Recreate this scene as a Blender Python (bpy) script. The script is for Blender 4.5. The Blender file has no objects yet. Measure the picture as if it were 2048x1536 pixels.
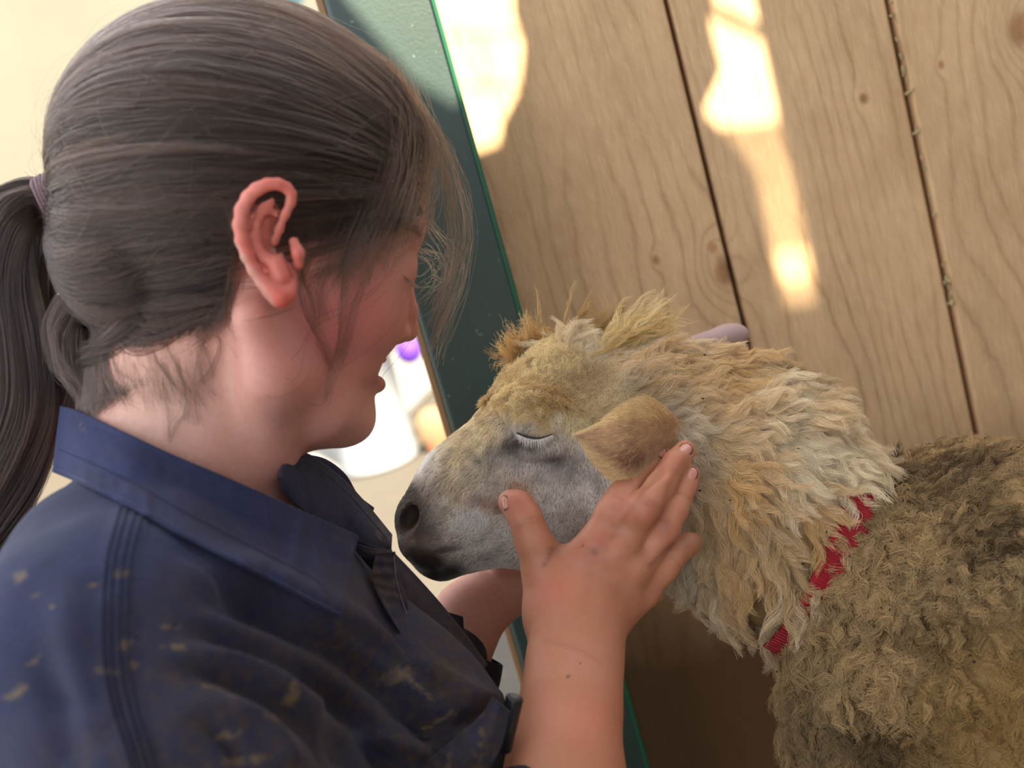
import bpy, bmesh, math, random
import numpy as np
from mathutils import Vector, Matrix, noise
rng = np.random.default_rng(7)
PI = math.pi
D = bpy.data
COL = bpy.context.scene.collection

# ------------------------------------------------------------------ camera
FPX = 2400.0
PITCH, ROLL = math.radians(11.5), math.radians(15.9)
CAMLOC = np.array([0.0, 0.0, 0.95])
FW = np.array([0, math.cos(PITCH), -math.sin(PITCH)])
_u0 = np.array([0, math.sin(PITCH), math.cos(PITCH)]); _r0 = np.array([1.0, 0, 0])
RT = math.cos(ROLL) * _r0 - math.sin(ROLL) * _u0
UP = math.sin(ROLL) * _r0 + math.cos(ROLL) * _u0
cam = D.cameras.new('camera'); camo = D.objects.new('camera', cam); COL.objects.link(camo)
camo.matrix_world = Matrix(((RT[0], UP[0], -FW[0], CAMLOC[0]), (RT[1], UP[1], -FW[1], CAMLOC[1]),
                            (RT[2], UP[2], -FW[2], CAMLOC[2]), (0, 0, 0, 1)))
cam.sensor_width = 36; cam.lens = 36 * FPX / 2048; cam.clip_start = 0.02; cam.clip_end = 200
cam.dof.use_dof = True; cam.dof.focus_distance = 0.745; cam.dof.aperture_fstop = 5.6
bpy.context.scene.camera = camo
# ------------------------------------------------------------------ exposure, world, sun
SC = bpy.context.scene
SC.view_settings.view_transform = 'Standard'; SC.view_settings.look = 'None'
SC.view_settings.gamma = 1; SC.view_settings.use_curve_mapping = False
SC.view_settings.exposure = 0.0
try:
    SC.cycles.use_denoising = True; SC.cycles.denoiser = 'OPENIMAGEDENOISE'
    SC.cycles.max_bounces = 8; SC.cycles.transparent_max_bounces = 8
    SC.cycles.sample_clamp_indirect = 4
except Exception: pass
W = D.worlds.new('sky'); SC.world = W; W.use_nodes = True
_nt = W.node_tree; _bg = _nt.nodes['Background']
_bg.inputs[0].default_value = (0.93, 0.955, 1.0, 1); _bg.inputs[1].default_value = 2.7
SUNDIR = np.array([-0.24, 0.66, -0.71]); SUNDIR /= np.linalg.norm(SUNDIR)   # direction the light travels
sl = D.lights.new('sun', 'SUN'); sl.energy = 26; sl.angle = math.radians(0.53); sl.color = (1.0, 0.84, 0.62)
so = D.objects.new('sun', sl); COL.objects.link(so)
so.rotation_euler = Vector(-SUNDIR).to_track_quat('Z', 'Y').to_euler()

# ------------------------------------------------------------------ helpers
def q(px, py, d):
    return CAMLOC + RT * ((px - 1024) / FPX * d) - UP * ((py - 768) / FPX * d) + FW * d
def ray(px, py):
    return RT * ((px - 1024) / FPX) - UP * ((py - 768) / FPX) + FW
def on_y(px, py, Y):
    v = ray(px, py); return CAMLOC + v * (Y / v[1])
def on_z(px, py, Z):
    v = ray(px, py); return CAMLOC + v * ((Z - CAMLOC[2]) / v[2])
def pr(P):
    P = np.asarray(P) - CAMLOC; d = P @ FW
    return 1024 + P @ RT / d * FPX, 768 - P @ UP / d * FPX, d
def mm(r, d): return r * d / FPX
def sstep(a, b, x):
    t = np.clip((x - a) / (b - a), 0, 1); return t * t * (3 - 2 * t)
def unit(v): return v / (np.linalg.norm(v, axis=-1, keepdims=True) + 1e-12)

# value noise in numpy
_tab = np.random.default_rng(3).random(4096).astype(np.float32)
def vnoise(P, s, seed=0):
    P = np.asarray(P, dtype=np.float64) * s + 1000.37 + seed * 17.3
    i = np.floor(P).astype(np.int64); f = P - i; f = f * f * (3 - 2 * f)
    r = 0
    for a in (0, 1):
        for b in (0, 1):
            for c in (0, 1):
                h = ((i[..., 0] + a) * 73856093 ^ (i[..., 1] + b) * 19349663 ^ (i[..., 2] + c) * 83492791 ^ seed * 7919) & 4095
                w = (f[..., 0] if a else 1 - f[..., 0]) * (f[..., 1] if b else 1 - f[..., 1]) * (f[..., 2] if c else 1 - f[..., 2])
                r = r + _tab[h] * w
    return r * 2 - 1
def fbm(P, s, seed=0, n=3):
    return sum(vnoise(P, s * 2 ** k, seed + k) * 0.5 ** k for k in range(n))
def tag(o, label=None, cat=None, group=None, kind=None):
    if label: o['label'] = label
    if cat: o['category'] = cat
    if group: o['group'] = group
    if kind: o['kind'] = kind
    return o
def wloc(o):
    b = np.zeros(3)
    while o is not None: b = b + np.array(o.location); o = o.parent
    return b
def mk(name, V, F, mat=None, parent=None, base=None, smooth=True, attrs=None):
    V = np.asarray(V, dtype=np.float64); 
    if base is None: base = wloc(parent)
    me = D.meshes.new(name)
    if isinstance(F, np.ndarray):
        me.vertices.add(len(V)); me.vertices.foreach_set('co', (V - base).ravel())
        n = F.shape[1]
        me.loops.add(F.size); me.loops.foreach_set('vertex_index', F.ravel().astype(np.int32))
        me.polygons.add(len(F)); me.polygons.foreach_set('loop_start', np.arange(0, F.size, n, dtype=np.int32))
        me.polygons.foreach_set('loop_total', np.full(len(F), n, dtype=np.int32))
        me.update(calc_edges=True); me.validate()
    else:
        me.from_pydata([tuple(v) for v in (V - base)], [], [tuple(f) for f in F])
    if smooth: me.polygons.foreach_set('use_smooth', np.ones(len(me.polygons), dtype=bool))
    if attrs:
        for k, a in attrs.items():
            at = me.color_attributes.new(k, 'FLOAT_COLOR', 'POINT')
            c = np.ones((len(V), 4)); c[:, :a.shape[1]] = a
            at.data.foreach_set('color', c.ravel())
    o = D.objects.new(name, me); COL.objects.link(o)
    if mat: me.materials.append(mat)
    if parent is not None: o.parent = parent
    else: o.location = base
    return o
def empty(name, loc):
    o = D.objects.new(name, None); COL.objects.link(o); o.location = loc; o.empty_display_size = .05; return o

# ---- signed distance modelling
def rc(a, b, ra, rb, sq=None, sf=1.0):
    a = np.array(a); b = np.array(b); ba = b - a; L = ba @ ba + 1e-12
    m = max(ra, rb) * max(1, sf)
    def f(P):
        pa = P - a; t = np.clip(pa @ ba / L, 0, 1); v = pa - t[:, None] * ba
        if sq is not None:
            c = v @ sq; v = v + np.outer(c * (1 / sf - 1), sq)
        d = np.sqrt((v * v).sum(1)) - (ra + t * (rb - ra))
        return d * min(1, sf) if sq is not None else d
    return (f, np.minimum(a, b) - m, np.maximum(a, b) + m)
def ell(c, r, R=None):
    c = np.array(c); r = np.array(r, dtype=float); R = np.array(R) if R is not None else np.stack([RT, UP, FW])
    m = r.max()
    def f(P):
        p = (P - c) @ R.T; k0 = np.sqrt(((p / r) ** 2).sum(1)); k1 = np.sqrt(((p / r ** 2) ** 2).sum(1)) + 1e-9
        return k0 * (k0 - 1) / k1
    ext = np.sqrt(((R * r[:, None]) ** 2).sum(0))
    return (f, c - ext, c + ext)
def axes(ang, yaw=0):
    """image-plane axes turned by ang (degrees, counter clockwise), then yawed so the first axis leans into depth"""
    a, y = math.radians(ang), math.radians(yaw)
    e1 = math.cos(a) * RT + math.sin(a) * UP; e2 = -math.sin(a) * RT + math.cos(a) * UP
    e1b = math.cos(y) * e1 + math.sin(y) * FW; e3 = -math.sin(y) * e1 + math.cos(y) * FW
    return np.stack([e1b, e2, e3])
def chain(pts, sq=None, sf=1.0):
    """pts: (px, py, depth, r_px)"""
    out = []
    for A, B in zip(pts[:-1], pts[1:]):
        out.append(rc(q(*A[:3]), q(*B[:3]), mm(A[3], A[2]), mm(B[3], B[2]), sq, sf))
    return out
def E(px, py, d, rx, ry, rz, ang=0, yaw=0):
    return ell(q(px, py, d), (mm(rx, d), mm(ry, d), rz), axes(ang, yaw))
def S(px, py, d, r): return E(px, py, d, r, r, mm(r, d))
class Field:
    def __init__(s): s.ops = []; s.M = .03
    def add(s, prims, k=.006, mode='u'):
        if isinstance(prims, tuple): prims = [prims]
        for p in prims: s.ops.append((p, k, mode))
        return s
    def __call__(s, P):
        M = s.M
        res = np.full(len(P), M * 1.0)
        for (f, lo, hi), k, mode in s.ops:
            m = (M if mode == 'u' else 0.004)
            idx = np.nonzero(((P > lo - m) & (P < hi + m)).all(1))[0]
            if not len(idx): continue
            d = f(P[idx]); a = res[idx]
            if mode == 'u':
                h = np.maximum(k - np.abs(a - d), 0) / k; res[idx] = np.minimum(a, d) - h * h * k * .25
            else:
                d = -d; h = np.maximum(k - np.abs(a - d), 0) / k; res[idx] = np.maximum(a, d) + h * h * k * .25
        return res
    def bounds(s):
        u = [o[0] for o in s.ops if o[2] == 'u']
        return np.min([p[1] for p in u], 0) - .01, np.max([p[2] for p in u], 0) + .01
    def grad(s, P, e=3e-4):
        g = np.zeros_like(P)
        for i in range(3):
            d = np.zeros(3); d[i] = e
            g[:, i] = (s(P + d) - s(P - d)) / (2 * e)
        return g
    def project(s, P, off=0.0, n=3):
        for _ in range(n):
            v = s(P) - off; g = s.grad(P); n2 = (g * g).sum(1)
            st = np.clip(v / np.maximum(n2, .15), -.02, .02)
            P = P - g * st[:, None]
        return P
def poly(F, h, lo=None, hi=None, newton=1):
    B = 8; F.M = max(.03, h * 11)
    if lo is None: lo, hi = F.bounds()
    nb = np.ceil((hi - lo) / (h * B)).astype(int) + 1
    gi = np.stack(np.meshgrid(*[np.arange(n) for n in nb], indexing='ij'), -1).reshape(-1, 3)
    cen = lo + (gi + .5) * h * B
    act = np.abs(F(cen)) < h * B * .866 * 1.25 + .0015
    gi = gi[act]
    o = np.stack(np.meshgrid(*[np.arange(B + 1)] * 3, indexing='ij'), -1)
    N = 1 << 20
    keys = []; verts = []; ekeys = []
    for s0 in range(0, len(gi), 600):
        g = gi[s0:s0 + 600]
        I = g[:, None, None, None, :] * B + o[None]
        v = F((lo + I.reshape(-1, 3) * h)).reshape(len(g), B + 1, B + 1, B + 1)
        sg = v < 0
        # cells
        cs = sum(sg[:, a:a + B, b:b + B, c:c + B].astype(np.int8) for a in (0, 1) for b in (0, 1) for c in (0, 1))
        cc = np.argwhere((cs > 0) & (cs < 8))
        if len(cc):
            acc = np.zeros((len(cc), 3)); cnt = np.zeros(len(cc))
            for ax in range(3):
                for a in (0, 1):
                    for b in (0, 1):
                        off = [0, 0, 0]; oth = [i for i in range(3) if i != ax]; off[oth[0]] = a; off[oth[1]] = b
                        o2 = list(off); o2[ax] = 1
                        p = v[cc[:, 0], cc[:, 1] + off[0], cc[:, 2] + off[1], cc[:, 3] + off[2]]
                        r = v[cc[:, 0], cc[:, 1] + o2[0], cc[:, 2] + o2[1], cc[:, 3] + o2[2]]
                        x = (p < 0) != (r < 0); t = np.where(x, p / np.where(x, p - r, 1), 0)
                        w = np.tile(np.array(off, float), (len(cc), 1)); w[:, ax] = t
                        acc += w * x[:, None]; cnt += x
            ic = g[cc[:, 0]] * B + cc[:, 1:]
            verts.append(lo + (ic + acc / cnt[:, None]) * h)
            keys.append((ic[:, 0].astype(np.int64) * N + ic[:, 1]) * N + ic[:, 2])
        for ax in range(3):
            sl0 = [slice(None)] + [slice(0, B)] * 3; sl1 = list(sl0); sl1[ax + 1] = slice(1, B + 1)
            s_a, s_b = sg[tuple(sl0)], sg[tuple(sl1)]
            ee = np.argwhere(s_a != s_b)
            if len(ee):
                ie = g[ee[:, 0]] * B + ee[:, 1:]
                fl = s_a[tuple(ee.T)]
                ekeys.append(np.column_stack([np.full(len(ee), ax), ie, fl]))
    K = np.concatenate(keys); V = np.concatenate(verts); od = np.argsort(K); K = K[od]; V = V[od]
    EK = np.concatenate(ekeys); faces = []
    for ax in range(3):
        e = EK[EK[:, 0] == ax]; b, c = (ax + 1) % 3, (ax + 2) % 3
        qd = []
        for db, dc in ((-1, -1), (0, -1), (0, 0), (-1, 0)):
            i = e[:, 1:4].astype(np.int64).copy(); i[:, b] += db; i[:, c] += dc
            qd.append((i[:, 0] * N + i[:, 1]) * N + i[:, 2])
        qd = np.stack(qd, 1); pos = np.clip(np.searchsorted(K, qd), 0, len(K) - 1); ok = (K[pos] == qd).all(1)
        f = pos[ok]; fl = e[ok, 4] == 1
        f[~fl] = f[~fl][:, ::-1]
        faces.append(f)
    Fc = np.concatenate(faces)
    if newton: V = F.project(V, n=newton)
    F.M = .03
    return V, Fc
def tris(V, F):
    return np.concatenate([F[:, [0, 1, 2]], F[:, [0, 2, 3]]]) if F.shape[1] == 4 else F
def sample(V, F, n, wfun=None, r=rng):
    T = tris(V, F); a, b, c = V[T[:, 0]], V[T[:, 1]], V[T[:, 2]]
    cr = np.cross(b - a, c - a); ar = np.linalg.norm(cr, axis=1) * .5
    if wfun is not None: ar = ar * wfun((a + b + c) / 3, unit(cr))
    if ar.sum() <= 0: return np.zeros((0, 3)), np.zeros((0, 3))
    i = r.choice(len(T), n, p=ar / ar.sum()); u, v = r.random(n), r.random(n); m = u + v > 1; u[m], v[m] = 1 - u[m], 1 - v[m]
    return a[i] + u[:, None] * (b - a)[i] + v[:, None] * (c - a)[i], unit(cr[i])
def curl_obj(name, P, rad, mat, parent, col=None, kind='stuff'):
    """P (N,K,3) strands as one hair curves object; rad (K,) or (N,K)"""
    N_, K_, _ = P.shape
    hc = D.hair_curves.new(name); hc.add_curves([K_] * N_)
    base = np.array(parent.location)
    hc.attributes['position'].data.foreach_set('vector', (P - base).astype(np.float32).ravel())
    ra = hc.attributes.get('radius') or hc.attributes.new('radius', 'FLOAT', 'POINT')
    ra.data.foreach_set('value', np.broadcast_to(rad, (N_, K_)).astype(np.float32).ravel().copy())
    if col is not None:
        ca = hc.attributes.new('tint', 'FLOAT_COLOR', 'CURVE'); c = np.ones((N_, 4), np.float32); c[:, :3] = col
        ca.data.foreach_set('color', c.ravel())
    o = D.objects.new(name, hc); COL.objects.link(o); hc.materials.append(mat); o.parent = parent
    o['kind'] = kind
    return o
def spline(pts, n):
    """Catmull-Rom through pts (k,3) -> (n,3); also works for (N,k,3)"""
    P = np.asarray(pts, float); sh = P.shape
    if P.ndim == 2: P = P[None]
    k = P.shape[1]
    P = np.concatenate([2 * P[:, :1] - P[:, 1:2], P, 2 * P[:, -1:] - P[:, -2:-1]], 1)
    t = np.linspace(0, k - 1 - 1e-6, n); i = t.astype(int); f = (t - i)[None, :, None]
    p0, p1, p2, p3 = P[:, i], P[:, i + 1], P[:, i + 2], P[:, i + 3]
    r = .5 * ((2 * p1) + (-p0 + p2) * f + (2 * p0 - 5 * p1 + 4 * p2 - p3) * f ** 2 + (-p0 + 3 * p1 - 3 * p2 + p3) * f ** 3)
    return r[0] if len(sh) == 2 else r
def tube(path, rad, n=8, cap=True):
    path = np.asarray(path); m = len(path); rad = np.broadcast_to(rad, (m,))
    t = unit(np.gradient(path, axis=0)); ref = np.cross(t[0], [0.3, .5, .8]); ref = unit(ref)
    V = []
    for i in range(m):
        ref = unit(ref - t[i] * (ref @ t[i])); b = np.cross(t[i], ref)
        for k in range(n):
            a = 2 * PI * k / n; V.append(path[i] + rad[i] * (math.cos(a) * ref + math.sin(a) * b))
    F = [(i * n + k, i * n + (k + 1) % n, (i + 1) * n + (k + 1) % n, (i + 1) * n + k) for i in range(m - 1) for k in range(n)]
    if cap: F += [tuple(range(n))[::-1], tuple((m - 1) * n + k for k in range(n))]
    return np.array(V), F
def box(lo, hi):
    x0, y0, z0 = lo; x1, y1, z1 = hi
    V = [(x0, y0, z0), (x1, y0, z0), (x1, y1, z0), (x0, y1, z0), (x0, y0, z1), (x1, y0, z1), (x1, y1, z1), (x0, y1, z1)]
    F = [(0, 3, 2, 1), (4, 5, 6, 7), (0, 1, 5, 4), (1, 2, 6, 5), (2, 3, 7, 6), (3, 0, 4, 7)]
    return V, F
def bevel(o, w, seg=2):
    m = o.modifiers.new('b', 'BEVEL'); m.width = w; m.segments = seg; m.limit_method = 'ANGLE'; return o

# ------------------------------------------------------------------ materials
class NT:
    def __init__(s, name):
        s.m = D.materials.new(name); s.m.use_nodes = True; s.t = s.m.node_tree
        s.b = s.t.nodes['Principled BSDF']; s.out = s.t.nodes['Material Output']
    def n(s, typ, **kw):
        nd = s.t.nodes.new(typ)
        for k, v in kw.items():
            if k.startswith('i_'):
                key = k[2:]; key = int(key) if key.isdigit() else key.replace('_', ' ')
                s.set(nd.inputs[key], v)
            else: setattr(nd, k, v)
        return nd
    def set(s, sock, v):
        if isinstance(v, bpy.types.NodeSocket): s.t.links.new(v, sock)
        else: sock.default_value = v
    def noise(s, vec, scale, det=4, rough=.55, dist=0):
        return s.n('ShaderNodeTexNoise', i_Vector=vec, i_Scale=scale, i_Detail=det, i_Roughness=rough, i_Distortion=dist).outputs[0]
    def math(s, op, a, b=0.0, c=None, clamp=False):
        nd = s.n('ShaderNodeMath', operation=op, use_clamp=clamp); s.set(nd.inputs[0], a); s.set(nd.inputs[1], b)
        if c is not None: s.set(nd.inputs[2], c)
        return nd.outputs[0]
    def mix(s, f, a, b, mode='MIX'):
        nd = s.n('ShaderNodeMix', data_type='RGBA', blend_type=mode); s.set(nd.inputs[0], f)
        s.set(nd.inputs[6], a); s.set(nd.inputs[7], b); return nd.outputs[2]
    def ramp(s, f, stops):
        nd = s.n('ShaderNodeValToRGB', i_Fac=f); e = nd.color_ramp.elements
        while len(e) < len(stops): e.new(.5)
        for el, (p, c) in zip(e, stops): el.position = p; el.color = (*c, 1) if len(c) == 3 else c
        return nd.outputs[0]
    def rng(s, f, a, b, c=0., d=1.):
        return s.n('ShaderNodeMapRange', i_0=f, i_1=a, i_2=b, i_3=c, i_4=d).outputs[0]
    def attr(s, name): return s.n('ShaderNodeAttribute', attribute_name=name)
    def bump(s, h, st=.3, dist=.001):
        s.set(s.b.inputs['Normal'], s.n('ShaderNodeBump', i_Height=h, i_Strength=st, i_Distance=dist).outputs[0])
    def P(s, **kw):
        for k, v in kw.items(): s.set(s.b.inputs[k.replace('_', ' ')], v)
        return s
def flat(name, col, rough=.6, **kw):
    t = NT(name); t.P(Base_Color=(*col, 1), Roughness=rough, **kw); return t.m
def lin(r, g, b):
    return tuple(((c / 255) / 12.92 if c / 255 <= .04045 else ((c / 255 + .055) / 1.055) ** 2.4) for c in (r, g, b))
# ------------------------------------------------------------------ the setting: board wall, post, ground, yard
WY = 1.03
def wood_material(name, base, knots, dark=1.0, freq=62.0):
    t = NT(name); tc = t.n('ShaderNodeNewGeometry').outputs['Position']
    rnd = t.n('ShaderNodeObjectInfo').outputs['Random']
    sp = t.n('ShaderNodeSeparateXYZ', i_0=tc); x, y, z = sp.outputs
    z2 = t.math('ADD', z, t.math('MULTIPLY', rnd, 7.0))
    lowv = t.n('ShaderNodeCombineXYZ', i_0=t.math('MULTIPLY', x, 7.5), i_1=0.0, i_2=t.math('MULTIPLY', z2, 1.5)).outputs[0]
    low = t.noise(lowv, 1.0, 2, .5)
    midv = t.n('ShaderNodeCombineXYZ', i_0=t.math('MULTIPLY', x, 30), i_1=1.0, i_2=t.math('MULTIPLY', z2, 14)).outputs[0]
    midn = t.noise(midv, 1.0, 3, .55)
    ph = t.math('MULTIPLY', t.math('ADD', x, t.math('MULTIPLY', rnd, 3.1)), freq)
    ph = t.math('ADD', ph, t.math('MULTIPLY', low, 11.0)); ph = t.math('ADD', ph, t.math('MULTIPLY', midn, .9))
    kmask = None
    for (kx, kz, r, A) in knots:
        dx = t.math('MULTIPLY', t.math('SUBTRACT', x, kx), 1.0 / r); dz = t.math('MULTIPLY', t.math('SUBTRACT', z, kz), .72 / r)
        r2 = t.math('ADD', t.math('MULTIPLY', dx, dx), t.math('MULTIPLY', dz, dz))
        g = t.math('EXPONENT', t.math('MULTIPLY', r2, -.28)); ph = t.math('ADD', ph, t.math('MULTIPLY', g, A))
        k = t.math('EXPONENT', t.math('MULTIPLY', t.math('MULTIPLY', r2, r2), -2.5)); kmask = k if kmask is None else t.math('MAXIMUM', kmask, k)
    fr = t.math('FRACT', ph); tri = t.math('ABSOLUTE', t.math('SUBTRACT', t.math('MULTIPLY', fr, 2.0), 1.0))
    line = t.math('POWER', tri, 5.0)
    line = t.math('MULTIPLY', line, t.rng(t.noise(midv, .35, 2), .3, .75, .15, 1.0))
    fib = t.noise(t.n('ShaderNodeCombineXYZ', i_0=t.math('MULTIPLY', x, 900), i_1=t.math('MULTIPLY', y, 900), i_2=t.math('MULTIPLY', z, 45)).outputs[0], 1.0, 3, .6)
    blot = t.noise(t.n('ShaderNodeCombineXYZ', i_0=x, i_1=y, i_2=t.math('MULTIPLY', z, .5)).outputs[0], 14.0, 4, .6)
    diag = t.n('ShaderNodeCombineXYZ', i_0=t.math('MULTIPLY', t.math('ADD', x, z), 520), i_1=0.0, i_2=t.math('MULTIPLY', t.math('SUBTRACT', x, z), 25)).outputs[0]
    saw = t.noise(diag, 1.0, 2, .5)
    b = np.array(base)
    c = t.mix(t.rng(blot, .3, .7), (*(b * .88), 1), (*(np.minimum(b * 1.12 + .02, 1)), 1))
    c = t.mix(t.math('MULTIPLY', line, .8), c, (*(b * np.array([.40, .30, .21])), 1))
    c = t.mix(t.rng(fib, .35, .7, 0, .35), c, (*(b * .62), 1))
    c = t.mix(t.rng(fib, .52, .25, 0, .35), c, (*(np.minimum(b * 1.5 + .06, .9)), 1))
    c = t.mix(t.rng(saw, .5, .85, 0, .25), c, (*(np.minimum(b * 1.45 + .06, .9)), 1))
    if kmask is not None:
        kc = t.ramp(t.noise(midv, 1.7, 3), [(.3, tuple(b * np.array([.28, .2, .15]))), (.7, tuple(b * np.array([.75, .55, .42])))])
        c = t.mix(t.math('MULTIPLY', kmask, .85), c, kc)
    stain = t.noise(tc, 5.5, 5, .65)
    c = t.mix(t.rng(stain, .52, .78, 0, .55), c, (*(b * np.array([.62, .52, .42])), 1))
    # boards darken lower down: shade under the sheep's neck put into the colour
    low_shade = t.rng(t.math('ADD', z, t.math('MULTIPLY', stain, .12)), 0.66, .50, 0, 1)
    c = t.mix(t.math('MULTIPLY', low_shade, .93), c, (*(b * np.array([.17, .13, .10])), 1))
    t.P(Base_Color=c, Roughness=t.rng(fib, .2, .8, .42, .7), Specular_IOR_Level=.42)
    h = t.math('ADD', t.math('MULTIPLY', fib, .5), t.math('ADD', t.math('MULTIPLY', line, -.6), t.math('MULTIPLY', saw, .45)))
    t.bump(h, .32, .0007)
    return t.m
def xz(px, py, Y=WY): p = on_y(px, py, Y); return p[0], p[2]
KN = [(*xz(1448, 545), .011, 3.2), (*xz(2036, 60), .013, 3.5), (*xz(1729, 197), .0042, .8), (*xz(1312, 520), .004, .6), (*xz(1880, 130), .0035, .5), (*xz(1425, 495), .005, .8), (*xz(1600, 1330), .008, 1.5)]
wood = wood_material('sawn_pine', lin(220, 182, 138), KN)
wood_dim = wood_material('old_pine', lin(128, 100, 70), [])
gx = [(xz(896, 60)[0] + xz(1058, 650)[0]) / 2, (xz(1332, 0)[0] + xz(1500, 690)[0]) / 2, (xz(1780, 0)[0] + xz(1960, 890)[0]) / 2]
wdt = gx[2] - gx[1]
edges = [gx[0] - .02, gx[1], gx[2], gx[2] + wdt * 1.05, gx[2] + wdt * 2.1, gx[2] + 3.1 * wdt]
wall = empty('wall_back', (gx[1], WY, 0)); tag(wall, kind='structure')
for i in range(5):
    g = .0022
    V, F = box((edges[i] + g, WY, .04), (edges[i + 1] - g, WY + .022, 1.62))
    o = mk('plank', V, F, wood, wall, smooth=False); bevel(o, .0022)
    o.data.transform(Matrix.Translation((0, [0, .0035, -.002, .002, 0][i], 0)))
V, F = box((edges[0] + .03, WY + .024, .03), (edges[5], WY + .03, 1.6)); mk('backing_board', V, F, flat('dark_gap', lin(20, 15, 10), .9), wall, smooth=False)
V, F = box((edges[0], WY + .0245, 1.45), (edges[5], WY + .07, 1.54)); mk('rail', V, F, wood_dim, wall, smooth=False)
# dung and debris in the joint between two boards
fluff = []
x0 = gx[2]
for k in range(46):
    zz = CAMLOC[2] - .25 + rng.random() * .62; s = .0008 + rng.random() * .0016
    c = np.array([x0 + rng.normal() * .0008, WY - .0006, zz]); a = rng.random(3) * 6
    V, F = box((-s * .5, -s * .4, -s * 1.8), (s * .5, s * .4, s * 1.8)); V = np.array(V) @ np.array(Matrix.Rotation(a[0], 3, 'Z') @ Matrix.Rotation(.5 * a[1], 3, 'X')).T + c
    fluff.append((V, F))
Vs, Fs, n0 = [], [], 0
for V, F in fluff: Vs.append(V); Fs += [tuple(i + n0 for i in f) for f in F]; n0 += len(V)
o = mk('joint_debris', np.concatenate(Vs), Fs, flat('chaff', lin(180, 165, 125), .9), wall, smooth=False); o['kind'] = 'stuff'

# green painted post with its bare timber edge
PY = .985
px0 = xz(646, 10, PY)[0]; px0 = (px0 + xz(905, 860, PY)[0]) / 2; px1 = (xz(868, 0, PY)[0] + xz(1052, 650, PY)[0]) / 2
gp = NT('green_enamel'); tc = gp.n('ShaderNodeNewGeometry').outputs['Position']
sc = gp.noise(tc, 420, 3, .6); chips = gp.rng(gp.noise(tc, 160, 2, .5), .73, .76)
gc = gp.mix(gp.rng(gp.noise(tc, 9, 3), .3, .7), (.004, .027, .022, 1), (.008, .045, .036, 1))
gc = gp.mix(gp.math('MULTIPLY', chips, .6), gc, (*lin(150, 160, 140), 1))
gp.P(Base_Color=gc, Roughness=.5, Specular_IOR_Level=1.0); gp.bump(sc, .35, .0006)
post = empty('green_post', (px0, PY, 0)); tag(post, 'dark green painted post with chipped gloss paint beside the board wall', 'post')
V, F = box((px0, PY, 0), (px1, PY + .035, 1.62)); o = mk('post_face', V, F, gp.m, post, smooth=False); bevel(o, .004, 3)
V, F = box((px1 - .003, PY - .004, 0), (px1 + .0005, PY + .01, 1.62)); o = mk('green_bead', V, F, flat('bright_green', lin(22, 88, 62), .4), post, smooth=False); bevel(o, .001)
V, F = box((px0 - .0062, PY + .004, 0), (px0 - .0002, PY + .04, 1.62)); o = mk('timber_edge', V, F, flat('bare_edge', lin(150, 118, 84), .7), post, smooth=False); bevel(o, .001)

# ground and yard
g = NT('pale_dirt'); tc = g.n('ShaderNodeNewGeometry').outputs['Position']
gc = g.ramp(g.noise(tc, 2.2, 6, .6), [(.3, (.070, .062, .048)), (.7, (.088, .078, .062))])
gc = g.mix(g.rng(g.noise(tc, 40, 3), .6, .7, 0, .35), gc, (*lin(120, 98, 70), 1))
g.P(Base_Color=gc, Roughness=.95); g.bump(g.noise(tc, 60, 4), .5, .01)
n = 60; X, Y = np.meshgrid(np.linspace(-9, 7, n), np.linspace(-4, 9, n)); Z = fbm(np.stack([X, Y, X * 0], -1), 1.1, 5) * .006 - .006
V = np.stack([X, Y, Z], -1).reshape(-1, 3); idx = np.arange(n * n).reshape(n, n)
F = np.stack([idx[:-1, :-1], idx[:-1, 1:], idx[1:, 1:], idx[1:, :-1]], -1).reshape(-1, 4)
o = mk('ground', V, F, g.m); tag(o, kind='structure')
BW = 6.2
bw = NT('yard_wall_render'); tc = bw.n('ShaderNodeNewGeometry').outputs['Position']
bw.P(Base_Color=bw.ramp(bw.noise(tc, 1.4, 4), [(.3, (.120, .120, .098)), (.7, (.138, .137, .112))]), Roughness=.9)
V, F = box((-9, BW, -.02), (5, BW + .2, 3.6)); o = mk('wall_far', V, F, bw.m, smooth=False, base=np.array([-2, BW, 0])); tag(o, kind='structure')
V, F = box((-9, BW - .03, .0), (5, BW - .001, .22)); o = mk('baseboard_far', V, F, flat('plinth', (.105, .10, .08), .9), smooth=False, base=np.array([-2, BW, 0])); tag(o, kind='structure')

# concrete slab in the yard; its paler colour stands in for the sunlit wedge
P = [on_z(*p, 0.0) for p in ((702, 952), (775, 877), (905, 740), (760, 640), (420, 700), (380, 960))]
V = [np.array([p[0], p[1], z]) for z in (.004, .03) for p in P]; m = len(P)
F = [tuple(range(m))[::-1], tuple(range(m, 2 * m))] + [(i, (i + 1) % m, m + (i + 1) % m, m + i) for i in range(m)]
o = mk('sun_wedge_pad', V, F, flat('sun_wedge_concrete', (.25, .245, .23), .9), smooth=False); tag(o, kind='structure')
o.data.flip_normals() if False else None

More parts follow.
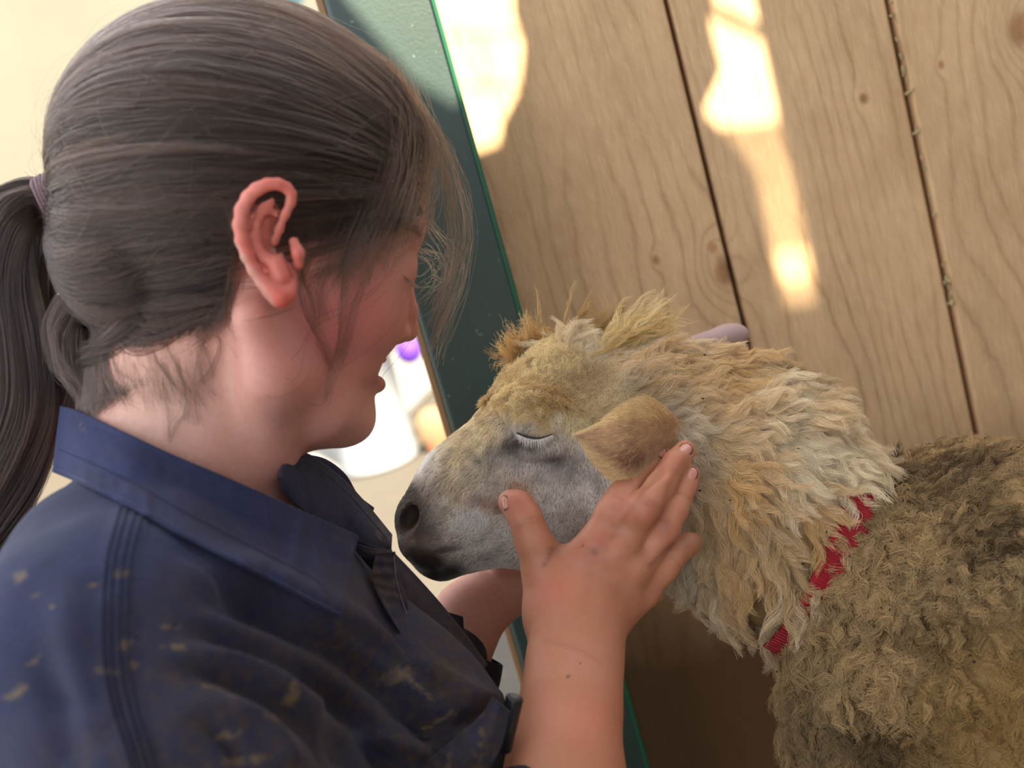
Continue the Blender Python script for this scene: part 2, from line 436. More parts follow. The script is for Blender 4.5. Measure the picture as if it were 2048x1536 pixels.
# unseen sheet added overhead to block the sun; holes shaped for the wall patches
RZ = 1.95
def back(px, py, Y=WY):
    p = on_y(px, py, Y); k = (RZ - p[2]) / -SUNDIR[2]; return p - SUNDIR * k
holes = [[(560, -90), (1024, -90), (1030, 40), (1050, 100), (1042, 185), (1008, 250), (1002, 292), (958, 308), (905, 345), (830, 300), (700, 150)],
         [(1437, -60), (1500, -60), (1535, 110), (1562, 240), (1602, 390), (1640, 604), (1578, 612), (1548, 500), (1515, 340), (1475, 285), (1408, 215), (1447, 130), (1422, 30)]]
bm = bmesh.new(); es = []
X0, X1, Y0, Y1 = -.50, 2.4, -1.9, .62
def loop(pts):
    vs = [bm.verts.new((p[0], p[1], RZ)) for p in pts]
    for a, b in zip(vs, vs[1:] + vs[:1]): es.append(bm.edges.new((a, b)))
loop([(X0, Y0), (X1, Y0), (X1, Y1), (X0, Y1)])
for h in holes: loop([back(*p) for p in h])
bmesh.ops.triangle_fill(bm, use_beauty=True, edges=es)
me = D.meshes.new('sun_gobo'); bm.to_mesh(me); bm.free()
ro = D.objects.new('sun_gobo', me); COL.objects.link(ro); me.materials.append(flat('gobo_sheet', lin(150, 146, 138), .6)); tag(ro, kind='structure')
ro.modifiers.new('s', 'SOLIDIFY').thickness = .004
wr = empty('blocker_right', (2.4, -.2, 0)); tag(wr, kind='structure')  # unseen boards added to block light from the right
for k in range(12):
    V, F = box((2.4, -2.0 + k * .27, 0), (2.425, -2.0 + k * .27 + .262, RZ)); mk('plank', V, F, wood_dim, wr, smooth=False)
wf = empty('blocker_front', (.5, -1.75, 0)); tag(wf, kind='structure')  # unseen low boards added behind the camera to cut the front fill
for k in range(14):
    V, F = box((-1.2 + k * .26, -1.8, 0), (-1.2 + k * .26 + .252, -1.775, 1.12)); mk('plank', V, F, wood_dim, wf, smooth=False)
# thin bars added across the holes to dim the sun streaks
def gobo_bar(a, b, w):
    a, b = back(*a), back(*b); V, F = tube(np.array([a + [0, 0, .008], b + [0, 0, .008]]), w, 6); return mk('gobo_bar', V, F, wood_dim, ro, base=np.zeros(3))
for i in range(38):
    y = 262 + i * 9.75
    x = 1470 + (y - 250) * .36
    gobo_bar((x - 30, y + 4), (x + 110, y - 6), .0004 if abs(y - 540) < 26 else .00115)
gobo_bar((1395, 10), (1590, 105), .0042)
for y in (88, 190): gobo_bar((900, y + 4), (1120, y - 4), .0009)

# things standing in the yard, out of focus
def bucket(x, y, h, r, mat, name, label, cat, lid=None, z0=0, taper=.85):
    root = empty(name, (x, y, z0)); tag(root, label, cat)
    prof = [(0, 0), (r * taper, 0), (r * taper * 1.01, .01), (r, h), (r + .012, h), (r + .012, h - .03), (r * .99, h - .03), (r * .97, h - .01), (r * taper * .95, .02), (0, .02)]
    V = []; F = []; m = 28
    for (a, z) in prof:
        for k in range(m): V.append((x + a * math.cos(2 * PI * k / m), y + a * math.sin(2 * PI * k / m), z0 + z))
    for i in range(len(prof) - 1):
        for k in range(m): F.append((i * m + k, i * m + (k + 1) % m, (i + 1) * m + (k + 1) % m, (i + 1) * m + k))
    mk('shell', V, F, mat, root)
    if lid is not None:
        P = [np.array([x + r * 1.02 * math.cos(a), y - .01, z0 + h - .02 + r * .8 * math.sin(a)]) for a in np.linspace(0, PI, 16)]
        V, F = tube(P, .006, 6); mk('bail_handle', V, F, lid, root)
    return root
p = on_z(775, 905, 0); dd = pr(p)[2]
def sack(px, py, d, wpx, hpx, mat, name, label, cat, seed, zfloor=None):
    """slumped sack: rounded, creased body standing on the ground"""
    c = q(px, py, d); w, h = mm(wpx, d), mm(hpx, d)
    root = empty(name, (c[0], c[1], c[2] - h)); tag(root, label, cat)
    Fd = Field().add([ell(c, (w, w * .7, h), np.eye(3))], .02)
    V, Fc = poly(Fd, max(w, h) / 14); nn = unit(V - c); V = V + nn * (fbm(V, 9, seed) * w * .16)[:, None]
    V[:, 2] = np.maximum(V[:, 2], c[2] - h * .93)
    mk('body', V, Fc, mat, root)
    return root, c, w, h
white_p = flat('white_plastic', lin(168, 176, 184), .45)
# standing places: pixel of the foot -> the ground
f = on_z(762, 925, 0); dd = pr(f)[2]; hh = mm(300, dd)
bucket(f[0], f[1], hh * .95, mm(84, dd), white_p, 'feed_drum', 'tall white plastic drum standing in the bright yard', 'drum', taper=.93)
f2 = q(818, 702, dd * .99); r2 = .05
bz = hh * .95
b = empty('purple_scoop', (f2[0], f2[1], f2[2])); tag(b, 'purple plastic scoop resting at the white drum rim', 'scoop')
V, F = poly(Field().add([ell(f2, (mm(26, dd), mm(20, dd), mm(26, dd)), np.eye(3))], .02), .009)
mk('scoop_bowl', V, F, flat('purple_plastic', lin(84, 44, 160), .6), b)
f3 = on_z(880, 915, 0); d3 = pr(f3)[2]
for (px, py, w, h, c, nm, lb) in ((872, 858, 36, 42, lin(130, 108, 82), 'paper_sack', 'small tan paper sack slumped beside the white drum'),
                                  (892, 905, 22, 22, lin(140, 78, 46), 'clay_pot', 'squat orange clay pot in front of the tan sack')):
    c0 = q(px, py, dd * .9)
    zlow = c0[2] - mm(h, dd * .9)
    # slide along the ray until its foot is on the ground
    k = (0 - CAMLOC[2]) / (ray(px, py + h)[2]); kk = k
    c0 = CAMLOC + ray(px, py) * k; d_ = pr(c0)[2]
    if nm == 'clay_pot': bucket(c0[0], c0[1], mm(2 * h, d_), mm(w, d_), flat('clay', c, .8), nm, lb, 'pot', taper=.7)
    else: sack(px, py, d_, w, h, flat('kraft_paper', c, .85), nm, lb, 'sack', 4)
# blue drum beyond the yard, above the head
c0 = on_y(566, -4, BW - .5); d_ = pr(c0)[2]
bb = empty('blue_tub', (c0[0], c0[1], c0[2] - .1)); tag(bb, 'blue plastic tub hung on the far yard wall', 'tub')
V, F = poly(Field().add([ell(c0, (mm(46, d_), .16, mm(24, d_)), np.eye(3)), rc(c0, c0 + np.array([0, .5, .02]), .02, .02)], .03), .02)
mk('tub_body', V, F, flat('sky_blue', lin(110, 175, 205), .5), bb)
# ------------------------------------------------------------------ the sheep
SD = .795; SQ = .74
sh = Field()
sh.add(chain([(846, 1040, SD, 46), (882, 1052, SD, 80), (940, 1000, SD, 112), (1020, 965, SD, 136), (1120, 898, SD, 162), (1235, 880, SD, 165)], FW, SQ), .010)
sh.add(chain([(862, 1106, SD, 38), (884, 1114, SD, 38), (940, 1086, SD, 46), (1060, 1078, SD, 54), (1190, 1040, SD, 88)], FW, .8), .008)   # lower jaw
sh.add([E(832, 1030, SD - .006, 34, 44, .019, -20)], .005)                                   # nose pad
sh.add([E(838, 1088, SD - .003, 36, 30, .022, 0)], .006)                                     # upper lip
sh.add([E(1200, 1000, SD - .018, 120, 95, .030, 15)], .015)                                  # cheek
sh.add([E(1068, 822, SD - .044, 66, 44, .014, -8)], .010)                                    # brow over the eye
sh.add([E(1070, 848, SD - .047, 46, 27, .013, -3)], .004)                                    # upper lid
sh.add([E(1072, 892, SD - .0455, 50, 27, .011, -3)], .004)                                   # lower lid
sh.add([E(1100, 745, SD, 80, 52, .036, 30)], .012)                                           # poll
sh.add([rc(q(1040, 868, SD - .061), q(1104, 866, SD - .061), mm(3.0, SD), mm(2.0, SD))], .002, 's')
sh.add([rc(q(1036, 872, SD - .060), q(1004, 905, SD - .056), mm(9, SD), mm(5, SD))], .006, 's')   # tear groove
sh.add([E(820, 1037, SD - .020, 18, 29, .011, -24)], .003, 's')                              # nostril
sh.add([rc(q(808, 1062, SD - .018), q(822, 1046, SD - .026), mm(4, SD), mm(6, SD))], .003, 's')
for a, b in zip([(814, 1108), (842, 1106), (880, 1101), (905, 1094)], [(842, 1106), (880, 1101), (905, 1094), (924, 1084)]):
    sh.add([rc(q(*a, SD - .026 - .00012 * (a[0] - 814)), q(*b, SD - .026 - .00012 * (b[0] - 814)), mm(5.5, SD), mm(4.5, SD))], .004, 's')
# ears: near one folded forward over the cheek, far one upright behind the neck
EAR = [(1345, 858, SD - .064, 34, 30), (1300, 872, SD - .076, 62, 62), (1250, 890, SD - .084, 66, 70), (1205, 888, SD - .087, 40, 46), (1172, 875, SD - .087, 10, 12)]
NE = NT_ = None
def near_ear():
    """leaf shaped shell between an upper and a lower edge curve"""
    up = spline([q(1356, 838, SD - .062), q(1300, 796, SD - .074), (q(1245, 812, SD - .088)), q(1200, 845, SD - .090), q(1154, 866, SD - .084)], 26)
    lo = spline([q(1352, 880, SD - .060), q(1320, 930, SD - .074), q(1262, 976, SD - .090), q(1192, 930, SD - .091), q(1156, 872, SD - .084)], 26)
    m = 15; V = []
    for side in (0, 1):
        for i in range(26):
            for j in range(m):
                t = j / (m - 1); p = up[i] * (1 - t) + lo[i] * t
                bul = math.sin(PI * t) ** .8 * .010 * math.sin(PI * min(1, (i + 3) / 29)) ** .6 
                ed = math.sin(PI * min(max(t, .0), 1)) ** .5 * .0022 + .0006
                V.append(p - FW * (bul + (ed if side == 0 else -ed * .4)) + UP * 0)
    F = []
    for side in (0, 1):
        for i in range(25):
            for j in range(m - 1):
                a = side * 26 * m + i * m + j; f = (a, a + 1, a + m + 1, a + m); F.append(f if side == 0 else f[::-1])
    H = 26 * m
    for i in range(25):
        F.append((i * m, (i + 1) * m, H + (i + 1) * m, H + i * m)); F.append((i * m + m - 1, H + i * m + m - 1, H + (i + 1) * m + m - 1, (i + 1) * m + m - 1))
    for j in range(m - 1):
        F.append((25 * m + j, 25 * m + j + 1, H + 25 * m + j + 1, H + 25 * m + j)); F.append((j, H + j, H + j + 1, j + 1))
    return np.array(V), np.array(F)
# neck and trunk
sh.add(chain([(1235, 890, SD, 155), (1380, 915, SD + .005, 168), (1500, 975, SD, 187), (1622, 1096, SD - .01, 192)], FW, .8), .03)
BA = q(1872, 1282, .775); BB = BA + np.array([.46, -.20, -.03])
sh.add([rc(BA, BB, .098, .138), rc(q(1838, 1490, .775), BB + np.array([0, 0, -.10]), .075, .13), rc(BA + np.array([.02, -.02, -.09]), BA + np.array([.02, -.02, -.18]), .070, .05)], .026)
sh.add([E(1895, 1008, .80, 150, 72, .07, 0), E(1990, 1000, .78, 150, 90, .08, 8)], .03)
# legs, cloven feet (outside the frame)
legs = []
for (dx, dy, back) in ((.05, -.10, 0), (.09, .07, 0), (.50, -.24, 1), (.54, -.08, 1)):
    t0 = BA + np.array([dx, dy, -.18]); t0[2] = .40
    kn = np.array([t0[0] - (.015 if not back else -.03), t0[1], .22]); ft = np.array([t0[0] - (0 if not back else .01), t0[1], .03])
    legs += [rc(t0, kn, .05 + .015 * back, .026), rc(kn, ft, .024, .019), rc(ft, ft + np.array([-.022, 0, -.005]), .022, .02)]
sh2 = Field(); sh2.ops = list(sh.ops); sh2.add(legs, .02)
lo_, hi_ = sh2.bounds()
hb_lo, hb_hi = np.min([q(780, 600, .70), q(1700, 1500, .9), q(780, 1500, .7), q(780, 600, .9)], 0), None
V, F = poly(sh2, .0026, newton=2)
# finer relief on the bare face
px, py, pd = pr(V)
_n = unit(sh2.grad(V)); _w = sstep(1330, 1480, px) * (V[:, 2] > .35)
V = V + _n * ((np.abs(fbm(V, 16, 71)) * .006 + fbm(V, 55, 72) * .0022 - .002) * _w)[:, None]
px, py, pd = pr(V)
SHV, SHF = V, F
def sheep_colour(px, py):
    """coat colour fields: pale grey-cream face, yellowish poll, dark muzzle and tear stain"""
    n = px.shape[0]
    P3 = np.stack([px / 100, py / 100, px * 0], -1)
    c = np.tile(np.array(lin(222, 213, 204)), (n, 1)).astype(float)
    def mixto(c, col, w): return c * (1 - w[:, None]) + np.array(col)[None] * w[:, None]
    n1, n2 = fbm(P3, 1.2, 1), fbm(P3, 3.5, 2)
    # position along and across the head
    ax = ((px - 808) * .80 + (1000 - py) * .60); up_ = ((px - 1010) * -.81 + (720 - py) * .585)   # up_ rises towards the forehead line
    top = sstep(-150, -25, up_ + n2 * 22)
    c = mixto(c, lin(206, 186, 146), top * .85 * sstep(840, 930, px))
    poll = sstep(-40, 60, (px - 985) * .35 + (815 - py) + n2 * 30) * (px < 1330)
    c = mixto(c, lin(226, 198, 140), poll * .85)
    def blob(x, y, rx, ry, a=0, soft=1.0):
        ca, sa = math.cos(math.radians(a)), math.sin(math.radians(a)); dx, dy = px - x, py - y
        u, v = (dx * ca - dy * sa) / rx, (dx * sa + dy * ca) / ry
        return np.exp(-(u * u + v * v) ** 1.3 * soft)
    for b_, col, k in ((blob(1012, 900, 58, 17, 42), lin(84, 76, 70), .62), (blob(1110, 925, 85, 32, -18, .8), lin(128, 122, 118), .55), (blob(1028, 876, 12, 34, 10), lin(60, 52, 48), .55), (blob(965, 912, 26, 12, 30), lin(110, 104, 100), .5), (blob(1070, 886, 42, 12, -2), lin(96, 90, 86), .6),  # includes the lashes' shadow, darkened into the skin below them
                       (blob(1020, 985, 50, 34, 20), lin(186, 134, 92), .55), (blob(985, 1012, 60, 14, -12), lin(158, 112, 84), .6), (blob(955, 995, 22, 12), lin(140, 96, 74), .6),
                       (blob(958, 921, 6, 6), lin(40, 34, 32), .9), (blob(1010, 1110, 110, 16, 4), lin(128, 132, 134), .45)):
        c = mixto(c, col, np.clip(b_ * k * (1 + .7 * n2), 0, 1))
    # muzzle
    mz = np.maximum.reduce([blob(818, 1034, 30, 46, -16, .5) * 1.2, blob(816, 1092, 30, 50, -38, .6), blob(856, 1122, 60, 26, -30, .6), blob(878, 1102, 60, 9, 12) * .8, blob(885, 1146, 60, 24, 8, .7) * .95])
    c = mixto(c, lin(24, 20, 20), np.clip(mz * (1.1 + .10 * n2), 0, 1) * .96)
    c = mixto(c, lin(136, 112, 92), np.clip(blob(850, 985, 44, 34, 45) * .5, 0, 1)); c = mixto(c, lin(120, 98, 82), np.clip(blob(850, 1075, 50, 40, 0) * .6, 0, 1))
    c = mixto(c, lin(60, 52, 46), np.clip(blob(822, 985, 20, 28, 0) * .8, 0, 1))
    bare = mz
    return np.clip(c * (1 + .12 * n1[:, None]), 0.004, 1), bare
fc, bare = sheep_colour(px, py)
woolz = sstep(1290, 1380, px)
fcol = fc * .55 * (1 - woolz[:, None]) + np.array(lin(150, 122, 82)) * woolz[:, None] * .8
fcol = np.where((bare > .5)[:, None], fc, fcol)
mt = NT('sheep_skin'); cA = mt.attr('tint').outputs['Color']; tc = mt.n('ShaderNodeNewGeometry').outputs['Position']
mt.P(Base_Color=cA, Roughness=.75, Specular_IOR_Level=.2); mt.bump(mt.noise(tc, 900, 3), .4, .0006)
SB = np.array([BA[0] + .2, BA[1] - .05, 0.0])
sheep = empty('sheep', SB); tag(sheep, 'cream woolly sheep with closed eye and red collar, its head held in two hands', 'sheep')
mk('body', V, F, mt.m, sheep, attrs={'tint': fcol})
EV, EF = near_ear(); ex, ey, _ = pr(EV)
ecol = np.tile(np.array(lin(196, 160, 116)), (len(EV), 1)) * (1 + .15 * fbm(EV, 90, 3))[:, None]
mk('ear', EV, EF, mt.m, sheep, attrs={'tint': ecol})
# far ear
fe = Field().add([E(1432, 682, SD + .06, 62, 24, .010, 10), E(1466, 664, SD + .06, 24, 13, .006, 0), E(1370, 715, SD + .05, 45, 32, .012, 30)], .01)
V2, F2 = poly(fe, .0018); mk('ear', V2, F2, flat('pink_ear', lin(176, 150, 148), .6), sheep)
# nostril inside and closed eye line
o = tube(spline([q(1034, 866, SD - .0585), q(1050, 872, SD - .0612), q(1078, 876, SD - .0618), (q(1106, 868, SD - .0595))], 16), np.linspace(.0006, .0003, 16), 6)
o = mk('eyelid_rim', *o, flat('dark_lid', lin(30, 24, 22), .4), sheep)
# ------------------------------------------------------------------ fleece, face hair, collar of the sheep
def idw(px, py, S):
    S = np.array(S, float); w = 1 / (((px[:, None] - S[:, 0]) ** 2 + (py[:, None] - S[:, 1]) ** 2) + 900) ** 1.6
    a = np.radians(S[:, 2]); return np.arctan2((w * np.sin(a)).sum(1), (w * np.cos(a)).sum(1))
FLOW = [(1035, 690, 110), (1100, 690, 75), (1180, 670, 48), (1250, 670, 38), (1320, 710, 22), (1450, 720, 12), (1600, 780, -22), (1700, 860, -38), (1400, 800, 0), (1500, 850, -6), (1600, 950, -30),
        (1400, 950, -38), (1450, 1050, -75), (1400, 1150, -92), (1500, 1180, -85), (1600, 1060, -62), (1690, 960, -42), (1820, 930, 25), (1950, 920, 15), (1800, 1020, -30), (1950, 1050, -20),
        (1680, 1150, -110), (1600, 1300, -105), (1620, 1450, -95), (1800, 1250, -70), (1950, 1200, -40), (1950, 1400, -60), (1800, 1450, -85)]
def tangent(px, py, N_, table=FLOW, jit=.35):
    a = idw(px, py, table) + rng.normal(0, jit, len(px))
    t = np.cos(a)[:, None] * RT + np.sin(a)[:, None] * UP
    t = t - N_ * (t * N_).sum(1)[:, None]; return unit(t)
def rand_dir(n): return unit(rng.normal(size=(n, 3)))
def locks(C, N_, T, L, R, ns, K, lift, amp, freq, frizz, taper=.85, fan=0.0):
    """tapering wavy locks: C centres, N normals, T flow, L lengths, R root radii, ns strands each"""
    n = len(C); B = np.cross(N_, T); t = np.linspace(0, 1, K)
    a = rng.random((n, ns)) * 2 * PI; r = np.sqrt(rng.random((n, ns))) * R[:, None]
    off = (np.cos(a) * r)[..., None] * T[:, None] + (np.sin(a) * r)[..., None] * B[:, None]
    Ls = L[:, None] * (.72 + .4 * rng.random((n, ns)))
    lf = np.asarray(lift)[:, None, None] if np.ndim(lift) else lift
    h = lf * (t * (1.7 - .95 * t))[None, None]
    ph = rng.random(n) * 6.28; ph2 = rng.random(n) * 6.28; fr = freq * (.75 + .5 * rng.random(n))
    wv = np.sin(fr[:, None] * 6.28 * t + ph[:, None]) * amp * (.25 + t); wv2 = np.cos(fr[:, None] * 6.28 * t + ph2[:, None]) * amp * .6 * (.25 + t)
    bend = rng.normal(0, .25, n)
    shape = (1 - taper * t ** 1.3)
    P = (C[:, None, None] + off[:, :, None] * shape[None, None, :, None]
         + T[:, None, None] * (Ls[..., None] * t)[..., None] + N_[:, None, None] * (Ls[..., None] * h)[..., None]
         + B[:, None, None] * ((wv + bend[:, None] * t ** 2 * .5)[:, None] * Ls[..., None])[..., None] + N_[:, None, None] * (wv2[:, None] * Ls[..., None] * .8)[..., None])
    P = P.reshape(n * ns, K, 3)
    z = rng.normal(0, 1, (n * ns, 4, 3)); f = spline(z, K) * frizz * (.25 + t)[None, :, None]
    return P + f
nx = pr(SHV)
def region_weight(fn): return lambda c, n: fn(*pr(c)[:2], n)
facing = lambda n, c=None: 1.0
camdir = lambda c: unit(CAMLOC - c)
def vis(c, n, back=.12):
    f = (camdir(c) * n).sum(1); return np.where(f > -.25, 1.0, back)
def split(px, py):   # 0 face .. 1 wool
    # border of the long wool runs from the poll down behind the ear to the throat
    bx_ = np.interp(py, [600, 700, 760, 800, 860, 930, 1000, 1100, 1250], [1010, 1090, 1195, 1230, 1318, 1345, 1372, 1352, 1330])
    return px - bx_
def w_neck(c, n):
    px, py, d = pr(c); win = np.exp(-((px - 1600) ** 2 + (py - 1090) ** 2) / 1500) + 1.6 * np.exp(-((px - 1512) ** 2 + (py - 1205) ** 2) / 5500); return ((split(px, py) > 0) & (is_neck(c))) * vis(c, n) * np.clip(1 - win, 0.03, 1)
bodyA, bodyB = BA + np.array([0, 0, -.03]), BB
def is_neck(c):
    px, py, d = pr(c); return px < np.interp(py, [800, 880, 940, 1010, 1120, 1250, 1330], [1790, 1742, 1696, 1664, 1618, 1552, 1515])
# --- neck locks
C, N_ = sample(SHV, SHF, 2300, w_neck); px, py, _ = pr(C)
T = tangent(px, py, N_, jit=.28)
L = .026 * (.6 + .75 * rng.random(len(C))) * np.interp(px, [1180, 1400, 1560, 1700], [.75, .95, 1.05, .98]) * np.interp(py, [900, 1150], [1, 1.15])
R = .0046 * (.6 + .7 * rng.random(len(C)))
lift = np.clip(.30 + .28 * fbm(C, 60, 9), .08, .75)
P1 = locks(C - N_ * .001, N_, T, L, R, 62, 13, lift, .075, 1.7, .0007, .9)
nz = fbm(C, 30, 11); nz2 = fbm(C, 110, 12)
def blend(a, b, w): return np.array(a)[None] * (1 - w[:, None]) + np.array(b)[None] * w[:, None]
c1 = blend(lin(246, 232, 204), lin(226, 192, 136), np.clip(.42 + .55 * nz + .25 * nz2, 0, 1))
c1 = c1 * (1 - .35 * np.clip(fbm(C, 60, 13) - .15, 0, 1))[:, None]
dk = sstep(1120, 1290, py + .3 * (px - 1400)); c1 = c1 * (1 - .15 * dk)[:, None]
gw = sstep(1430, 1310, px) * sstep(760, 900, py); c1 = c1 * (1 - gw[:, None] * .5) + np.array(lin(212, 202, 194)) * gw[:, None] * .5
col1 = np.repeat(c1, 62, 0) * (1 + .13 * rng.normal(size=(len(c1) * 62, 1)))
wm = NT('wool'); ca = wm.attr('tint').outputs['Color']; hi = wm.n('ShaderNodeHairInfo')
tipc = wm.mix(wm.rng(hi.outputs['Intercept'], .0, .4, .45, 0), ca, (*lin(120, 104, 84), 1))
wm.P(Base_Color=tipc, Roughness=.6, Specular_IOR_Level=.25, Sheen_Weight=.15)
_t = wm.n('ShaderNodeBsdfTranslucent', i_Color=tipc); _m = wm.n('ShaderNodeMixShader', i_0=.28, i_1=wm.b.outputs[0], i_2=_t.outputs[0])
wm.t.links.new(_m.outputs[0], wm.out.inputs['Surface'])
t12 = np.linspace(0, 1, 13)
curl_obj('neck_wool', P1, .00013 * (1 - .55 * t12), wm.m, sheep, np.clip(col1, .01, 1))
# spiky tuft behind the poll, curly forelock
def tuft(pts, n, per, L, R, table_ang, jit, lift, amp, freq, frizz, colr, name, K=14, rad=.00014, taper=.9):
    P0 = np.array([q(*p) for p in pts]); i = rng.integers(0, len(P0) - 1, n); u = rng.random(n)[:, None]
    C = P0[i] * (1 - u) + P0[i + 1] * u + rng.normal(0, .0022, (n, 3)); C = sh2.project(C, 0, 3); g = unit(sh2.grad(C))
    a = np.radians(table_ang) + rng.normal(0, jit, n); T = np.cos(a)[:, None] * RT + np.sin(a)[:, None] * UP; T = T - g * (T * g).sum(1)[:, None] * .5; T = unit(T)
    PP = locks(C, g, T, L * (.6 + .7 * rng.random(n)), R * (.7 + .6 * rng.random(n)), per, K, lift, amp, freq, frizz, taper)
    cc = np.repeat(blend(*colr, rng.random(n)), per, 0) * (1 + .1 * rng.normal(size=(n * per, 1)))
    curl_obj(name, PP, rad * (1 - .6 * np.linspace(0, 1, K)), wm.m, sheep, np.clip(cc, .01, 1))
tuft([(1130, 735, .785), (1190, 720, .785), (1240, 725, .78)], 76, 26, .038, .0021, 36, .26, .26, .07, 2.0, .0005, (lin(238, 222, 176), lin(226, 194, 128)), 'crown_tuft')
tuft([(1110, 725, .80), (1180, 712, .81), (1300, 735, .81)], 90, 20, .028, .0026, 44, .40, .2, .09, 2.2, .0007, (lin(216, 190, 140), lin(190, 156, 104)), 'crown_tuft')
tuft([(1035, 735, .785), (1055, 722, .80), (1085, 712, .79)], 60, 18, .015, .0026, 95, .7, .4, .2, 3.4, .0016, (lin(206, 168, 108), lin(232, 200, 146)), 'forelock')
# --- poll curls and the wool that creeps down the brow
def w_poll(c, n):
    px, py, d = pr(c); return ((split(px, py) <= 20) & (px > 985 + 0 * px) & (py < np.interp(px, [985, 1060, 1150, 1200, 1230, 1340], [780, 800, 785, 850, 870, 830]) + 22 * vnoise(c, 90, 3) + 22 * vnoise(c, 260, 5))) * vis(c, n)
C, N_ = sample(SHV, SHF, 2600, w_poll); px, py, _ = pr(C); T = tangent(px, py, N_, [(1000, 760, 200), (1050, 780, 240), (1100, 700, 60), (1180, 700, 40), (1130, 770, -60), (1200, 800, -20), (1300, 800, -10)], .8)
P2 = locks(C, N_, T, .0085 * (.6 + .8 * rng.random(len(C))), np.full(len(C), .0020), 16, 10, .35, .17, 2.6, .0008, .7)
c2 = blend(lin(246, 226, 178), lin(208, 176, 122), np.clip(.4 + .8 * fbm(C, 70, 21), 0, 1)); gz = sstep(1040, 1280, px) * .6; c2 = c2 * (1 - gz[:, None]) + np.array(lin(222, 206, 176)) * gz[:, None]
br = np.exp(-((px - 1165) ** 2 / 1500 + (py - 755) ** 2 / 900)) * .45; c2 = c2 * (1 - br[:, None]) + np.array(lin(150, 106, 60)) * br[:, None]
curl_obj('poll_wool', P2, .00013 * (1 - .4 * np.linspace(0, 1, 10)), wm.m, sheep, np.clip(np.repeat(c2, 16, 0) * (1 + .12 * rng.normal(size=(len(c2) * 16, 1))), .01, 1))
# --- short face hair
FF = [(840, 1000, 235), (900, 920, 232), (1000, 800, 222), (880, 1080, 200), (960, 1010, 250), (1060, 1000, 265), (1050, 930, 262), (1075, 895, 268), (1070, 830, 235), (1130, 860, 280), (1180, 960, 290), (1250, 1000, 300), (1000, 1100, 215), (1150, 1080, 250), (1040, 770, 225), (1160, 820, 290), (1250, 870, 300), (1320, 860, 320)]
def w_face(c, n):
    px, py, d = pr(c); bare_ = sheep_colour(px, py)[1]
    nos = np.exp(-((px - 822) ** 2 / 25 ** 2 + (py - 1038) ** 2 / 42 ** 2)); lid = np.exp(-((px - 1070) ** 2 / 38 ** 2 + (py - 872) ** 2 / 5 ** 2))
    return (split(px, py) <= 45) * vis(c, n, .08) * np.clip(1 - nos * 1.4, 0, 1) * np.clip(1 - lid, .1, 1)
C, N_ = sample(SHV, SHF, 82000, w_face); px, py, _ = pr(C); T = tangent(px, py, N_, FF, .28)
wh = fbm(C, 160, 31); L = .0034 * (.55 + .8 * rng.random(len(C))) * np.interp(py + .5 * (px - 1000), [850, 1050], [1.25, .85]); L = L * np.where(sheep_colour(px, py)[1] > .45, .45, 1)
K = 5; t = np.linspace(0, 1, K); B = np.cross(N_, T)
P4 = C[:, None] + T[:, None] * (L[:, None] * t)[..., None] * .9 + N_[:, None] * (L[:, None] * (.42 * t - .25 * t * t))[..., None] + B[:, None] * ((L * (wh * .5 + rng.normal(0, .12, len(C))))[:, None] * t ** 2)[..., None]
fcx, _ = sheep_colour(px, py); fcx = fcx * (1.32 + .24 * rng.normal(size=(len(C), 1))) * (1 + .25 * wh[:, None])
fm = NT('face_hair'); ca = fm.attr('tint').outputs['Color']; fm.P(Base_Color=ca, Roughness=.5, Specular_IOR_Level=.3)
_t = fm.n('ShaderNodeBsdfTranslucent', i_Color=ca); _m = fm.n('ShaderNodeMixShader', i_0=.15, i_1=fm.b.outputs[0], i_2=_t.outputs[0]); fm.t.links.new(_m.outputs[0], fm.out.inputs['Surface'])
curl_obj('face_hair', P4, .00014 * (1 - .75 * t), fm.m, sheep, np.clip(fcx, .004, 1))
# lashes
n = 80; u = np.linspace(0, 1, n); R0 = spline([q(1036, 868, SD - .0590), q(1052, 876, SD - .0622), q(1078, 879, SD - .0625), q(1104, 870, SD - .060)], n)
a = np.radians(np.interp(u, [0, 1], [245, 300])) + rng.normal(0, .12, n); Dv = np.cos(a)[:, None] * RT + np.sin(a)[:, None] * UP
Ll = .0056 * (.7 + .5 * rng.random(n)) * np.sin(PI * np.clip(u, .08, .95)) ** .4; tt = np.linspace(0, 1, 6)
PL = R0[:, None] + Dv[:, None] * (Ll[:, None] * tt)[..., None] - FW * (Ll[:, None] * (.45 * tt - .25 * tt ** 2))[..., None]
curl_obj('eyelashes', PL, .00013 * (1 - .7 * tt), fm.m, sheep, np.tile(np.array(lin(236, 230, 224)), (n, 1)))
